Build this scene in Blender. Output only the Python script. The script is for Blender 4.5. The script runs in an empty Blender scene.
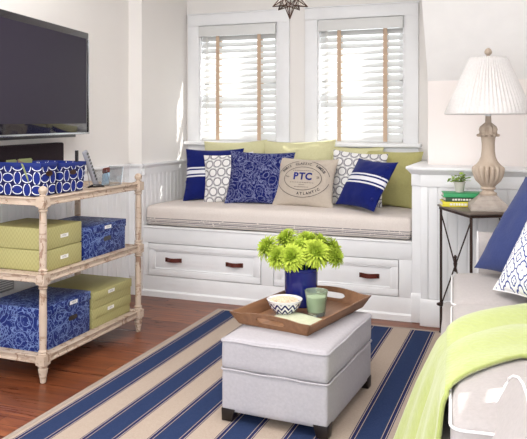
import bpy, bmesh, math, random
from mathutils import Vector, Matrix, noise
R = math.radians
PI = math.pi
scene = bpy.context.scene
COL = scene.collection
random.seed(7)

# ------------------------------------------------------------------ node helpers
class V:
    def __init__(s, nt, sock): s.nt = nt; s.k = sock
    def _m(s, op, b=None, c=None):
        n = s.nt.nodes.new('ShaderNodeMath'); n.operation = op
        s.nt.links.new(s.k, n.inputs[0])
        for i, q in ((1, b), (2, c)):
            if q is None: continue
            if isinstance(q, V): s.nt.links.new(q.k, n.inputs[i])
            else: n.inputs[i].default_value = q
        return V(s.nt, n.outputs[0])
    def __add__(s, b): return s._m('ADD', b)
    def __radd__(s, b): return s._m('ADD', b)
    def __sub__(s, b): return s._m('SUBTRACT', b)
    def __rsub__(s, b): return (s * -1) + b
    def __mul__(s, b): return s._m('MULTIPLY', b)
    def __rmul__(s, b): return s._m('MULTIPLY', b)
    def __truediv__(s, b): return s._m('DIVIDE', b)
    def fr(s): return s._m('FRACT')
    def fl(s): return s._m('FLOOR')
    def ab(s): return s._m('ABSOLUTE')
    def sin(s): return s._m('SINE')
    def sqrt(s): return s._m('SQRT')
    def lt(s, b): return s._m('LESS_THAN', b)
    def gt(s, b): return s._m('GREATER_THAN', b)
    def mn(s, b): return s._m('MINIMUM', b)
    def mx(s, b): return s._m('MAXIMUM', b)
    def mod(s, b): return s._m('FLOORED_MODULO', b)
    def band(s, a, b): return s.gt(a) * s.lt(b)

def hyp(a, b): return (a * a + b * b).sqrt()

class Mat:
    def __init__(s, name, rough=0.6, metal=0.0, spec=0.4):
        s.m = bpy.data.materials.new(name); s.m.use_nodes = True
        s.nt = s.m.node_tree
        s.b = s.nt.nodes['Principled BSDF']
        s.b.inputs['Roughness'].default_value = rough
        s.b.inputs['Metallic'].default_value = metal
        s.b.inputs['Specular IOR Level'].default_value = spec
        tc = s.nt.nodes.new('ShaderNodeTexCoord')
        s.tc = tc
        sp = s.nt.nodes.new('ShaderNodeSeparateXYZ')
        s.nt.links.new(tc.outputs['Object'], sp.inputs[0])
        s.x, s.y, s.z = [V(s.nt, sp.outputs[i]) for i in range(3)]
    def vec(s, x, y, z=0.0):
        n = s.nt.nodes.new('ShaderNodeCombineXYZ')
        for i, q in enumerate((x, y, z)):
            if isinstance(q, V): s.nt.links.new(q.k, n.inputs[i])
            else: n.inputs[i].default_value = q
        return n.outputs[0]
    def noise(s, scale=5, detail=3, vec=None, rough=0.5, dist=0.0):
        n = s.nt.nodes.new('ShaderNodeTexNoise')
        n.inputs['Scale'].default_value = scale; n.inputs['Detail'].default_value = detail
        n.inputs['Roughness'].default_value = rough; n.inputs['Distortion'].default_value = dist
        s.nt.links.new(vec if vec is not None else s.tc.outputs['Object'], n.inputs['Vector'])
        return V(s.nt, n.outputs['Fac'])
    def voro(s, scale=5, vec=None, feature='F1', out='Distance'):
        n = s.nt.nodes.new('ShaderNodeTexVoronoi'); n.feature = feature
        n.inputs['Scale'].default_value = scale
        s.nt.links.new(vec if vec is not None else s.tc.outputs['Object'], n.inputs['Vector'])
        return V(s.nt, n.outputs[out])
    def rgb(s, c):
        n = s.nt.nodes.new('ShaderNodeRGB'); n.outputs[0].default_value = (*c, 1); return n.outputs[0]
    def mix(s, f, a, b):
        n = s.nt.nodes.new('ShaderNodeMix'); n.data_type = 'RGBA'
        if isinstance(f, V): s.nt.links.new(f.k, n.inputs[0])
        else: n.inputs[0].default_value = f
        for i, q in ((6, a), (7, b)):
            if isinstance(q, tuple): n.inputs[i].default_value = (*q, 1)
            else: s.nt.links.new(q, n.inputs[i])
        return n.outputs[2]
    def color(s, c):
        if isinstance(c, tuple): s.b.inputs['Base Color'].default_value = (*c, 1)
        else: s.nt.links.new(c, s.b.inputs['Base Color'])
        return s
    def bump(s, h, strength=0.3, dist=0.01):
        n = s.nt.nodes.new('ShaderNodeBump')
        n.inputs['Strength'].default_value = strength; n.inputs['Distance'].default_value = dist
        s.nt.links.new(h.k, n.inputs['Height']); s.nt.links.new(n.outputs[0], s.b.inputs['Normal'])
        return s
    def roughv(s, v): s.nt.links.new(v.k, s.b.inputs['Roughness']); return s
    def sheen(s, w, c=(1, 1, 1)):
        s.b.inputs['Sheen Weight'].default_value = w
        s.b.inputs['Sheen Tint'].default_value = (*c, 1); return s

def srgb(r, g, b):
    f = lambda v: (v / 255 / 12.92) if v / 255 <= 0.04045 else ((v / 255 + 0.055) / 1.055) ** 2.4
    return (f(r), f(g), f(b))

M = {}
def plain(key, c, rough=0.6, metal=0.0, spec=0.4, nz=None):
    m = Mat(key, rough, metal, spec)
    n = m.noise(nz or 12, 3)
    m.color(m.mix(n, tuple(v * 0.96 for v in c), tuple(min(1, v * 1.04) for v in c)))
    M[key] = m.m
    return m

plain('wall_paint', srgb(237, 233, 229), 0.75, nz=2)
plain('wall_blush', srgb(245, 237, 233), 0.75, nz=2)
plain('trim_paint', srgb(240, 240, 241), 0.4)
plain('ceiling_paint', srgb(242, 240, 238), 0.8)
plain('blind_white', srgb(222, 222, 220), 0.35)
plain('black_plastic', (0.012, 0.010, 0.012), 0.35)
plain('gloss_black', (0.012, 0.010, 0.014), 0.06, spec=0.7)
plain('dark_wood', (0.012, 0.008, 0.007), 0.35)
plain('leather', srgb(92, 36, 26), 0.4)
plain('bronze', srgb(74, 52, 42), 0.35, 0.8)
plain('iron', srgb(66, 50, 44), 0.5, 0.55)
plain('grey_metal', srgb(165, 165, 170), 0.4, 0.5)
plain('chrome', srgb(190, 195, 200), 0.15, 1.0)
plain('navy_glaze', srgb(24, 34, 110), 0.12, spec=0.7)
plain('white_ceramic', srgb(236, 236, 236), 0.25)
plain('stone_pot', srgb(205, 198, 190), 0.8)
plain('leaf', srgb(150, 178, 70), 0.5)
plain('stem', srgb(96, 130, 40), 0.5)
plain('label_card', srgb(240, 238, 232), 0.6)
plain('paper', srgb(235, 230, 220), 0.7)
plain('book_green', srgb(60, 158, 100), 0.5)
plain('book_dark', srgb(56, 84, 60), 0.5)
plain('book_yellow', srgb(226, 214, 60), 0.5)
plain('ink', srgb(70, 68, 76), 0.8)
plain('ink_blue', srgb(38, 50, 130), 0.8)
plain('remote_grey', srgb(140, 140, 148), 0.4)
plain('magazine_olive', srgb(140, 148, 100), 0.5)
plain('magazine_brown', srgb(120, 100, 84), 0.5)
plain('popcorn', srgb(222, 202, 176), 0.8, nz=60)
plain('white_piping', srgb(238, 236, 236), 0.8)
plain('tape', srgb(204, 178, 154), 0.85, nz=80)
plain('cord', srgb(225, 222, 216), 0.8)
plain('phone_blue', srgb(150, 175, 195), 0.3)
plain('soil', srgb(70, 56, 44), 0.9)

m = Mat('screen', 0.35, 0, 0.08); m.color((0.032, 0.026, 0.042)); M['screen'] = m.m
m = Mat('speaker_cloth', 0.9, 0, 0.2); n = m.voro(260); m.color(m.mix(n, (0.01, 0.007, 0.009), (0.035, 0.022, 0.028))); M['speaker_cloth'] = m.m

# fabrics with a weave
def fabric(key, c, c2=None, scale=260, bump=0.25, sheen=0.15, big=0.0):
    m = Mat(key, 0.9, 0, 0.2)
    wx = (m.x * scale * 2).sin() * (m.y * scale * 2).sin()
    n = m.noise(scale * 0.35, 3)
    nb = m.noise(6, 3)
    f = (n * 0.7 + nb * 0.3)
    c2 = c2 or tuple(v * 0.78 for v in c)
    m.color(m.mix(f, c2, tuple(min(1, v * 1.08) for v in c)))
    m.bump(n + nb * big, bump, 0.004); m.sheen(sheen)
    M[key] = m.m; return m
fabric('sofa_linen', srgb(186, 179, 177))
fabric('ottoman_linen', srgb(184, 180, 184), srgb(164, 160, 166))
fabric('green_velvet', srgb(188, 182, 124), srgb(168, 162, 104), big=0.5)
fabric('green_pale', srgb(214, 210, 170), srgb(200, 196, 150), big=0.5)
fabric('blue_linen', srgb(56, 68, 118), srgb(42, 54, 104))
fabric('navy_cotton', srgb(14, 28, 104), srgb(10, 20, 86))
fabric('throw_fleece', srgb(186, 196, 122), srgb(168, 180, 98), scale=160, bump=0.6, sheen=0.5, big=0.4)
fabric('oat_linen', srgb(196, 184, 170), srgb(182, 170, 156))
fabric('napkin_cloth', srgb(216, 216, 200), srgb(184, 192, 146))
fabric('shade_fabric', srgb(226, 222, 220))
M['shade_fabric'].node_tree.nodes['Principled BSDF'].inputs['Transmission Weight'].default_value = 0.0

# navy cotton pillow with white stripes (object y in pillow space)
m = Mat('navy_striped', 0.9, 0, 0.2)
st = m.y.band(0.035, 0.046).mx(m.y.band(-0.002, 0.024)).mx(m.y.band(-0.024, -0.013))
n = m.noise(90, 3)
m.color(m.mix(st, m.mix(n, srgb(10, 20, 88), srgb(16, 32, 112)), srgb(234, 234, 238))); m.bump(n, .2, .003); m.sheen(.1)
M['navy_striped'] = m.m

# white pillow with grey interlocked rings
m = Mat('ring_print', 0.9, 0, 0.2)
P = 0.066
def ring(m, x, y, P, r, w, cx=0.5, cy=0.5):
    a = (x / P).fr() - cx; b = (y / P).fr() - cy
    return ((hyp(a, b) - r).ab()).lt(w)
ys = m.y / P
par = (ys.fl().mod(2.0)) * 0.5
a = (m.x / P + par).fr() - 0.5; b = ys.fr() - 0.5
h = hyp(a, b)
line = ((h - 0.40).ab()).lt(0.045)
wob = ((h - 0.50).ab()).lt(0.03) * h.lt(0.6)
m.color(m.mix(line.mx(wob * 0.7), srgb(238, 236, 234), srgb(112, 108, 118))); m.sheen(.1)
M['ring_print'] = m.m

# blue paisley cloth / box paper
def paisley(key, base, base2, line, s=1.0, amt=0.75, rough=0.85):
    m = Mat(key, rough, 0, 0.25)
    nx = m.noise(9 * s, 2) - 0.5; ny = m.noise(11 * s, 2) + m.z * 1.0
    v = m.vec(m.x + nx * 0.06, m.y + (ny - 0.5) * 0.06, m.z * 1.0)
    d = m.voro(11 * s, v)
    r1 = (((d * 5.0).fr() - 0.5).ab()).lt(0.07)
    d2 = m.voro(38 * s, v)
    r2 = ((d2 - 0.36).ab()).lt(0.05) * d.gt(0.42)
    fl = ((m.noise(26 * s, 3, dist=1.5) - 0.5).ab()).lt(0.016)
    f = r1.mx(r2).mx(fl) * amt
    m.color(m.mix(f, m.mix(m.noise(4), base, base2), line))
    M[key] = m.m
paisley('paisley_cotton', srgb(14, 20, 84), srgb(18, 30, 104), srgb(150, 156, 190), .9, 0.6)
paisley('paisley_paper', srgb(12, 30, 96), srgb(18, 40, 114), srgb(140, 164, 214), .9, 0.6, 0.5)

# green box paper, tiny woven marks
m = Mat('green_paper', 0.6, 0, 0.3)
u = ((m.x + m.y) * 55).fr(); w = (m.z * 55 + (m.x + m.y) * 0).fr()
zig = (((((m.x - m.y) * 45).fr() - 0.5).ab() * 2 + (m.z * 40 + m.y * 14)).fr()).lt(0.45)
m.color(m.mix(zig * 0.6, srgb(180, 174, 120), srgb(158, 152, 98))); M['green_paper'] = m.m

# basket print: horizontal and upright ovals in turn
m = Mat('oval_print', 0.75, 0, 0.3)
P = 0.056
hx = (m.x + m.y) / P; hz = m.z / P
chk = (hx.fl() + hz.fl()).mod(2.0)
a = hx.fr() - 0.5; b = hz.fr() - 0.5
ea = hyp(a / 0.60, b / 0.40); eb = hyp(a / 0.40, b / 0.60)
e = ea * chk + eb * (1 - chk)
edge = ((e - 0.93).ab()).lt(0.085)
inn = e.lt(0.82)
rowline = 0
m.color(m.mix(edge, m.mix(inn, srgb(14, 20, 76), srgb(20, 40, 122)), srgb(232, 236, 245))); M['oval_print'] = m.m
plain('basket_blue', srgb(22, 42, 116), 0.7)

# bowl print
m = Mat('bowl_print', 0.2, 0, 0.6)
n = m.nt.nodes.new('ShaderNodeMath'); n.operation = 'ARCTAN2'
m.nt.links.new(m.y.k, n.inputs[0]); m.nt.links.new(m.x.k, n.inputs[1])
ang = V(m.nt, n.outputs[0]) * (13 / (2 * PI))
t = (ang.fr() - 0.5).ab()
lf = (((m.z * 45 + t * 1.8).fr()) - 0.5).ab().lt(0.24)
m.color(m.mix(lf * m.z.lt(0.058), srgb(236, 236, 240), srgb(24, 30, 100))); M['bowl_print'] = m.m

# lattice print, blue lines on white
m = Mat('lattice_print', 0.9, 0, 0.2)
P = 0.088
a = (m.x / P).fr() - 0.5; b = (m.y / P).fr() - 0.5
aa = a.ab(); bb = b.ab()
q = (hyp(aa - 0.20, bb)).mn(hyp(aa, bb - 0.20))
l1 = ((q - 0.20).ab()).lt(0.035)
l2 = (aa.lt(0.03) * bb.gt(0.40)).mx(bb.lt(0.03) * aa.gt(0.40))
a3 = 0.5 - aa; b3 = 0.5 - bb
q3 = (hyp(a3 - 0.10, b3)).mn(hyp(a3, b3 - 0.10))
l3 = ((q3 - 0.10).ab()).lt(0.03)
m.color(m.mix(l1.mx(l2).mx(l3), srgb(240, 240, 240), srgb(46, 66, 140))); m.sheen(.1); M['lattice_print'] = m.m

# window seat cushion, linen with a few dark stripes along its lower front (object z)
m = Mat('bench_linen', 0.9, 0, 0.2)
n = m.noise(120, 3); nb = m.noise(7, 3)
st = m.z.band(0.048, 0.054).mx(m.z.band(0.037, 0.041)).mx(m.z.band(0.026, 0.033)).mx(m.z.band(0.016, 0.020))
brk = m.noise(60, 2).gt(0.36)
m.color(m.mix(st * brk * 0.75 * m.y.lt(-0.2), m.mix(n * .6 + nb * .4, srgb(212, 200, 192), srgb(236, 228, 222)), srgb(74, 72, 86)))
m.bump(n * .4 + nb, .35, .01); M['bench_linen'] = m.m

# rug stripes (object x, world metres, left edge of the rug at x=0)
m = Mat('rug_stripes', 0.95, 0, 0.1)
q = (m.x + (-0.038) + 2.356).mod(0.2356)
g = lambda a, b: q.band(a, b)
navy = g(0.0, 0.0035).mx(g(0.007, 0.0195)).mx(g(0.1155, 0.128)).mx(g(0.1315, 0.135))
blue = g(0.0225, 0.1125)
nz = m.noise(150, 3); wv = ((m.y * 900).sin() * 0.5 + 0.5) * 0.25 + nz * 0.75
base = m.mix(wv, srgb(162, 145, 131), srgb(192, 176, 162))
c = m.mix(blue, base, m.mix(wv, srgb(34, 47, 80), srgb(52, 67, 104)))
c = m.mix(navy, c, m.mix(wv, srgb(28, 34, 74), srgb(44, 50, 92)))
m.color(c); m.bump(wv, .5, .004); M['rug_stripes'] = m.m
fabric('rug_binding', srgb(168, 152, 140), scale=200)

# plank floor
m = Mat('plank_floor', 0.25, 0, 0.3)
W = 0.083
row = (m.y / W).fl()
off = (row * 0.618).fr() * 1.3
seg = ((m.x + off) / 1.1).fl()
vn = m.nt.nodes.new('ShaderNodeTexWhiteNoise'); vn.noise_dimensions = '2D'
m.nt.links.new(m.vec(row, seg), vn.inputs['Vector'])
rnd = V(m.nt, vn.outputs['Value'])
grain = m.noise(1.0, 6, m.vec(m.x * 3.2 + rnd * 30, m.y * 38, rnd * 9), 0.6, 0.6)
blot = m.noise(3.5, 3, m.vec(m.x * 1.2 + rnd * 5, m.y * 3.0, rnd * 3))
gap = ((m.y / W).fr()).lt(0.035).mx(((m.x + off) / 1.1).fr().lt(0.003))
t1 = m.mix(rnd * .7 + blot * .3, srgb(108, 58, 34), srgb(178, 108, 68))
t2 = m.mix((grain * 1.9) - 0.45, srgb(74, 32, 20), t1)
n2 = m.nt.nodes.new('ShaderNodeClamp')
m.color(m.mix(gap * 0.8, t2, srgb(30, 14, 10)))
m.roughv(grain * 0.25 + 0.18)
m.bump(grain * .4 + (1 - gap) * .6, .25, .004)
M['plank_floor'] = m.m

# distressed cream paint
m = Mat('worn_cream', 0.65, 0, 0.3)
n = m.noise(26, 5, m.vec(m.x, m.y, m.z * 0.35), 0.65)
n2 = m.noise(70, 4, m.vec(m.x * .25, m.y * .25, m.z))
w1 = n.gt(0.60); w2 = n2.gt(0.60)
base = m.mix(m.noise(14), srgb(182, 160, 140), srgb(208, 192, 176))
m.color(m.mix((w1 * 0.7).mx(w2 * 0.45), base, srgb(128, 92, 70))); m.bump(n, .3, .004); M['worn_cream'] = m.m

# lamp's pale carved wood
m = Mat('lamp_wood', 0.7, 0, 0.3)
n = m.noise(30, 5, m.vec(m.x, m.y, m.z * .4), .6)
m.color(m.mix(n, srgb(172, 150, 130), srgb(206, 192, 176))); m.bump(n, .3, .004); M['lamp_wood'] = m.m
m = Mat('lamp_plinth', 0.7, 0, 0.3)
n = m.noise(30, 4); m.color(m.mix(n, srgb(150, 138, 130), srgb(192, 182, 172))); M['lamp_plinth'] = m.m

# tray wood
m = Mat('tray_wood', 0.45, 0, 0.35)
n = m.noise(8, 5, m.vec(m.x * 6, m.y * .8, m.z * 6), .6)
m.color(m.mix(n, srgb(104, 70, 48), srgb(160, 118, 86))); M['tray_wood'] = m.m

# table top
m = Mat('table_top', 0.3, 0.2, 0.5)
n = m.noise(9, 4); m.color(m.mix(n, srgb(84, 72, 66), srgb(128, 116, 106))); M['table_top'] = m.m

# chrysanthemum petals
m = Mat('petal', 0.6, 0, 0.2)
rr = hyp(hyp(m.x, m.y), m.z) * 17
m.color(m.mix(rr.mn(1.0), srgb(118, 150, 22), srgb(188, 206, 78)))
m.b.inputs['Subsurface Weight'].default_value = 0.0
M['petal'] = m.m

def glassy(key, tint, rough=0.02, mixf=0.12, thick=False):
    m = bpy.data.materials.new(key); m.use_nodes = True; nt = m.node_tree; nt.nodes.clear()
    o = nt.nodes.new('ShaderNodeOutputMaterial'); t = nt.nodes.new('ShaderNodeBsdfTransparent'); g = nt.nodes.new('ShaderNodeBsdfGlossy')
    t.inputs[0].default_value = (*tint, 1); g.inputs['Roughness'].default_value = rough
    mx = nt.nodes.new('ShaderNodeMixShader'); mx.inputs[0].default_value = mixf
    nt.links.new(t.outputs[0], mx.inputs[1]); nt.links.new(g.outputs[0], mx.inputs[2]); nt.links.new(mx.outputs[0], o.inputs[0])
    M[key] = m
glassy('window_glass', (0.97, 0.98, 0.98), mixf=0.05)
glassy('acrylic', (0.90, 0.92, 0.93), mixf=0.18)
glassy('lantern_glass', (0.93, 0.92, 0.90), mixf=0.10)
m = Mat('green_glass', 0.12, 0, 0.6)
n = m.noise(25, 3); m.color(m.mix(n, srgb(196, 216, 186), srgb(228, 240, 222)))
m.b.inputs['Transmission Weight'].default_value = 0.8; M['green_glass'] = m.m
plain('candle_wax', srgb(224, 232, 214), 0.5)

# ------------------------------------------------------------------ mesh helpers
class MB:
    def __init__(s): s.bm = bmesh.new()
    def box(s, x0, x1, y0, y1, z0, z1, mat=None):
        c = [(x, y, z) for x in (x0, x1) for y in (y0, y1) for z in (z0, z1)]
        if mat is not None: c = [mat @ Vector(p) for p in c]
        v = [s.bm.verts.new(p) for p in c]
        for f in ((0, 1, 3, 2), (4, 6, 7, 5), (0, 4, 5, 1), (2, 3, 7, 6), (0, 2, 6, 4), (1, 5, 7, 3)):
            s.bm.faces.new([v[i] for i in f])
        return s
    def hexa(s, bot, top):
        v = [s.bm.verts.new(p) for p in list(bot) + list(top)]
        n = len(bot)
        s.bm.faces.new(v[:n][::-1]); s.bm.faces.new(v[n:])
        for i in range(n):
            j = (i + 1) % n
            s.bm.faces.new([v[i], v[j], v[n + j], v[n + i]])
        return s
    def prism(s, poly, axis, a, b):
        def P(p, t):
            if axis == 'x': return (t, p[0], p[1])
            if axis == 'y': return (p[0], t, p[1])
            return (p[0], p[1], t)
        return s.hexa([P(p, a) for p in poly], [P(p, b) for p in poly])
    def lathe(s, prof, seg=24, cx=0, cy=0, cz=0, flute=None):
        rings = []
        for k, (r, z) in enumerate(prof):
            ring = []
            for i in range(seg):
                a = 2 * PI * i / seg
                q = r
                if flute: q = r * flute(k, a)
                ring.append(s.bm.verts.new((cx + q * math.cos(a), cy + q * math.sin(a), cz + z)))
            rings.append(ring)
        for k in range(len(rings) - 1):
            for i in range(seg):
                j = (i + 1) % seg
                s.bm.faces.new([rings[k][i], rings[k][j], rings[k + 1][j], rings[k + 1][i]])
        if prof[0][0] > 1e-4: s.bm.faces.new(rings[0][::-1])
        if prof[-1][0] > 1e-4: s.bm.faces.new(rings[-1])
        return s
    def tube(s, pts, r, seg=8, closed=False, rs=None):
        pts = [Vector(p) for p in pts]; n = len(pts); rings = []
        up = Vector((0, 0, 1))
        prev = None
        for i, p in enumerate(pts):
            if closed: t = pts[(i + 1) % n] - pts[i - 1]
            else: t = pts[min(i + 1, n - 1)] - pts[max(i - 1, 0)]
            t.normalize()
            if prev is None:
                u = up if abs(t.z) < 0.95 else Vector((1, 0, 0))
                a = t.cross(u).normalized()
            else:
                a = (prev - t * prev.dot(t)).normalized()
            prev = a; b = t.cross(a)
            rr = rs[i] if rs else r
            rings.append([s.bm.verts.new(p + (a * math.cos(2 * PI * k / seg) + b * math.sin(2 * PI * k / seg)) * rr) for k in range(seg)])
        m_ = n if closed else n - 1
        for i in range(m_):
            q = rings[(i + 1) % n]
            for k in range(seg):
                l = (k + 1) % seg
                s.bm.faces.new([rings[i][k], rings[i][l], q[l], q[k]])
        if not closed:
            s.bm.faces.new(rings[0][::-1]); s.bm.faces.new(rings[-1])
        return s
    def sphere(s, r, c, sx=1, sy=1, sz=1, seg=16):
        m = Matrix.Translation(c) @ Matrix.Diagonal((sx, sy, sz, 1))
        bmesh.ops.create_uvsphere(s.bm, u_segments=seg, v_segments=seg // 2 + 2, radius=r, matrix=m); return s
    def ico(s, r, c, sub=1):
        bmesh.ops.create_icosphere(s.bm, subdivisions=sub, radius=r, matrix=Matrix.Translation(c)); return s
    def build(s, name, mat, parent=None, smooth=False, bevel=0, seg=2, subsurf=0, solid=0, ang=40, weld=False):
        if weld: bmesh.ops.remove_doubles(s.bm, verts=s.bm.verts, dist=1e-5)
        bmesh.ops.recalc_face_normals(s.bm, faces=s.bm.faces)
        me = bpy.data.meshes.new(name); s.bm.to_mesh(me); s.bm.free()
        o = bpy.data.objects.new(name, me); COL.objects.link(o)
        me.materials.append(M[mat] if isinstance(mat, str) else mat)
        if solid:
            k = o.modifiers.new('Solid', 'SOLIDIFY'); k.thickness = solid; k.offset = 0
        if bevel:
            k = o.modifiers.new('Bevel', 'BEVEL'); k.width = bevel; k.segments = seg; k.limit_method = 'ANGLE'; k.angle_limit = R(35)
        if subsurf:
            k = o.modifiers.new('Sub', 'SUBSURF'); k.levels = subsurf; k.render_levels = subsurf
        if smooth or bevel or subsurf:
            for p in me.polygons: p.use_smooth = True
            if smooth and not subsurf:
                me.set_sharp_from_angle(angle=R(ang))
        if parent is not None: o.parent = parent
        return o

def tag(o, label, cat, group=None, kind=None):
    if label: o['label'] = label
    if cat: o['category'] = cat
    if group: o['group'] = group
    if kind: o['kind'] = kind
    return o
def thing(name, loc, label, cat, rz=0, group=None):
    o = bpy.data.objects.new(name, None); COL.objects.link(o)
    o.empty_display_size = 0.05
    o.location = loc; o.rotation_euler = (0, 0, rz)
    return tag(o, label, cat, group)
def struct(o): o['kind'] = 'structure'; return o
def copy_tree(o, parent=None):
    c = o.copy(); COL.objects.link(c)
    if parent is not None: c.parent = parent
    for ch in list(o.children): copy_tree(ch, c)
    return c

# ------------------------------------------------------------------ the room
XL = -2.60     # television wall
XC = -2.497    # left cheek of the dormer
XR = -0.592    # right cheek above the ledge
XP = -0.660    # right end panel of the window seat
YK = 4.207     # wainscot under the sloped ceiling, right
YS = 4.254     # front of the window seat
YB = 4.92      # window wall
YU = 4.45      # knee wall above the ledge
XE = 0.98      # wall behind the sofa
ZC = 2.45
Y0 = -0.6
ZL = 0.93
ZLL = 0.905
SL = (YU, 1.448)   # start of the slope
ST = (YU - 0.57, ZC)

struct(MB().box(XL - .1, XE + .1, Y0, YB + .1, -0.08, 0).build('floor', 'plank_floor'))
struct(MB().box(XL - .1, XE + .1, Y0, YB + .1, ZC, ZC + .08).build('ceiling', 'ceiling_paint'))
struct(MB().box(XL - .1, XL, Y0, YK + .03, 0, ZC).build('wall_left', 'wall_paint'))
# left piece between television wall and dormer cheek, with the cheek
w = MB(); w.box(XL - .1, XC, YK + .03, YB + .1, 0, ZC); struct(w.build('wall_left_cheek', 'wall_paint'))
# window wall with two openings
W1 = (-2.384, -1.745); W2 = (-1.437, -0.811); WZ = (1.05, 1.930)
w = MB()
w.box(XC, XR, YB, YB + .1, 0, WZ[0]); w.box(XC, XR, YB, YB + .1, WZ[1], ZC)
w.box(XC, W1[0], YB, YB + .1, WZ[0], WZ[1]); w.box(W1[1], W2[0], YB, YB + .1, WZ[0], WZ[1]); w.box(W2[1], XR, YB, YB + .1, WZ[0], WZ[1])
struct(w.build('wall_back', 'wall_paint'))
# right cheek of the dormer + knee wall + slope
w = MB(); w.prism([(YU + .004, ZL), (YB + .1, ZL), (YB + .1, ZC), (ST[0] + .004, ZC), (SL[0] + .004, SL[1])], 'x', XR + .001, XR + .05)
struct(w.build('wall_right_cheek', 'wall_paint'))
struct(MB().box(XR, XE, YU, YU + .06, ZL - .03, SL[1] + .01).build('wall_knee', 'wall_blush'))
struct(MB().hexa([(XR, SL[0], SL[1]), (XE, SL[0], SL[1]), (XE, SL[0] + .08, SL[1]), (XR, SL[0] + .08, SL[1])],
                 [(XR, ST[0], ZC), (XE, ST[0], ZC), (XE, ST[0] + .08, ZC), (XR, ST[0] + .08, ZC)]).build('wall_slope', 'ceiling_paint'))
# wall behind the sofa, with a window to the side of it
RW = (1.30, 2.36); RZ = (0.95, 2.0)
w = MB()
w.box(XE, XE + .1, Y0, RW[0], 0, ZC); w.box(XE, XE + .1, RW[1], YU + .1, 0, ZC)
w.box(XE, XE + .1, RW[0], RW[1], 0, RZ[0]); w.box(XE, XE + .1, RW[0], RW[1], RZ[1], ZC)
struct(w.build('wall_right', 'wall_blush'))

def beadboard(along, a0, a1, plane, z0, z1, sgn, pitch=.055, depth=.004):
    """boards with a rounded groove between them; along='x' or 'y'"""
    pts = []
    n = max(1, round((a1 - a0) / pitch)); p = (a1 - a0) / n
    for i in range(n):
        b = a0 + i * p
        pts += [(b, 0), (b + .003, depth), (b + .007, depth * .3), (b + .011, depth), (b + p - .001, depth)]
    pts.append((a1, 0))
    w = MB(); rows = []
    for z in (z0, z1):
        rows.append([w.bm.verts.new((q, plane + sgn * h, z) if along == 'x' else (plane + sgn * h, q, z)) for q, h in pts])
    for i in range(len(pts) - 1):
        w.bm.faces.new([rows[0][i], rows[0][i + 1], rows[1][i + 1], rows[1][i]])
    return w

# wainscots
n_tr = [0]
def trim(w, mat='trim_paint', **k):
    n_tr[0] += 1
    return struct(w.build('trim_%d' % n_tr[0], mat, **k))
trim(beadboard('y', Y0, YK + .03, XL + .002, .13, ZLL - .07, 1))
trim(beadboard('x', XL, XC, YK + .03 - .004, .13, ZLL - .07, -1))
trim(beadboard('y', YK + .03, YB, XC + .002, .40, ZLL - .07, 1))
def rail_y(x, y0, y1, z, s):   # chair rail running along y, jutting out in direction s
    w = MB()
    w.prism([(x, z - .075), (x + s * .014, z - .075), (x + s * .014, z - .03), (x + s * .024, z - .02), (x + s * .034, z - .012), (x + s * .034, z), (x, z)], 'y', y0, y1)
    return w
trim(rail_y(XL, Y0, YK + .03, ZLL, 1))
trim(rail_y(XC, YK + .0, YB, ZLL, 1))
trim(MB().prism([(YK + .03, ZLL - .075), (YK + .016, ZLL - .075), (YK + .016, ZLL - .03), (YK - .004, ZLL - .012), (YK - .004, ZLL), (YK + .03, ZLL)], 'x', XL, XC + .03))
# right wainscot block (solid mass under the ledge)
trim(MB().box(XP, -.600, YS, YB, 0, ZL - .03))
struct(MB().box(-.600, XE, YK + .004, YU + .06, 0, ZL - .03).build('wall_wainscot', 'trim_paint'))
trim(beadboard('x', -.560, XE, YK + .0, .16, ZL - .11, -1))
trim(MB().box(-.600, -.560, YK - .008, YK + .02, .0, ZL - .1), bevel=.002)
# frieze and ledge
trim(MB().box(-.602, XE, YK - .012, YK + .02, ZL - .115, ZL - .028), bevel=.002)
trim(MB().box(XP - .002, -.600, YS - .012, YS + .02, ZL - .115, ZL - .028), bevel=.002)
w = MB()
w.hexa([(-.612, YK - .012, ZL - .045), (XE, YK - .012, ZL - .045), (XE, YU, ZL - .045), (-.612, YU, ZL - .045)],
       [(-.640, YK - .045, ZL - .016), (XE, YK - .045, ZL - .016), (XE, YU, ZL - .016), (-.640, YU, ZL - .016)])
w.box(-.645, XE, YK - .05, YU + .02, ZL - .016, ZL)
trim(w, bevel=.003)
w = MB()
w.hexa([(XP - .004, YS - .014, ZL - .045), (-.59, YS - .014, ZL - .045), (-.59, YB, ZL - .045), (XP - .004, YB, ZL - .045)],
       [(XP - .026, YS - .040, ZL - .016), (-.59, YS - .040, ZL - .016), (-.59, YB, ZL - .016), (XP - .026, YB, ZL - .016)])
w.box(XP - .030, -.58, YS - .045, YB, ZL - .016, ZL + .001)
trim(w, bevel=.003)
# baseboards
def base(name, w): return struct(w.build(name, 'trim_paint', bevel=.004))
base('baseboard_left', MB().prism([(XL, 0), (XL + .018, 0), (XL + .018, .11), (XL + .008, .13), (XL, .135)], 'y', Y0, YK + .02))
base('baseboard_right', MB().prism([(YK + .005, 0), (YK - .026, 0), (YK - .026, .135), (YK - .014, .155), (YK + .005, .16)], 'x', -.604, XE))
w = MB(); w.prism([(YS + .005, 0), (YS - .016, 0), (YS - .016, .15), (YS - .006, .17), (YS + .005, .175)], 'x', XP - .004, -.600)
base('baseboard_corner', w)

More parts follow.
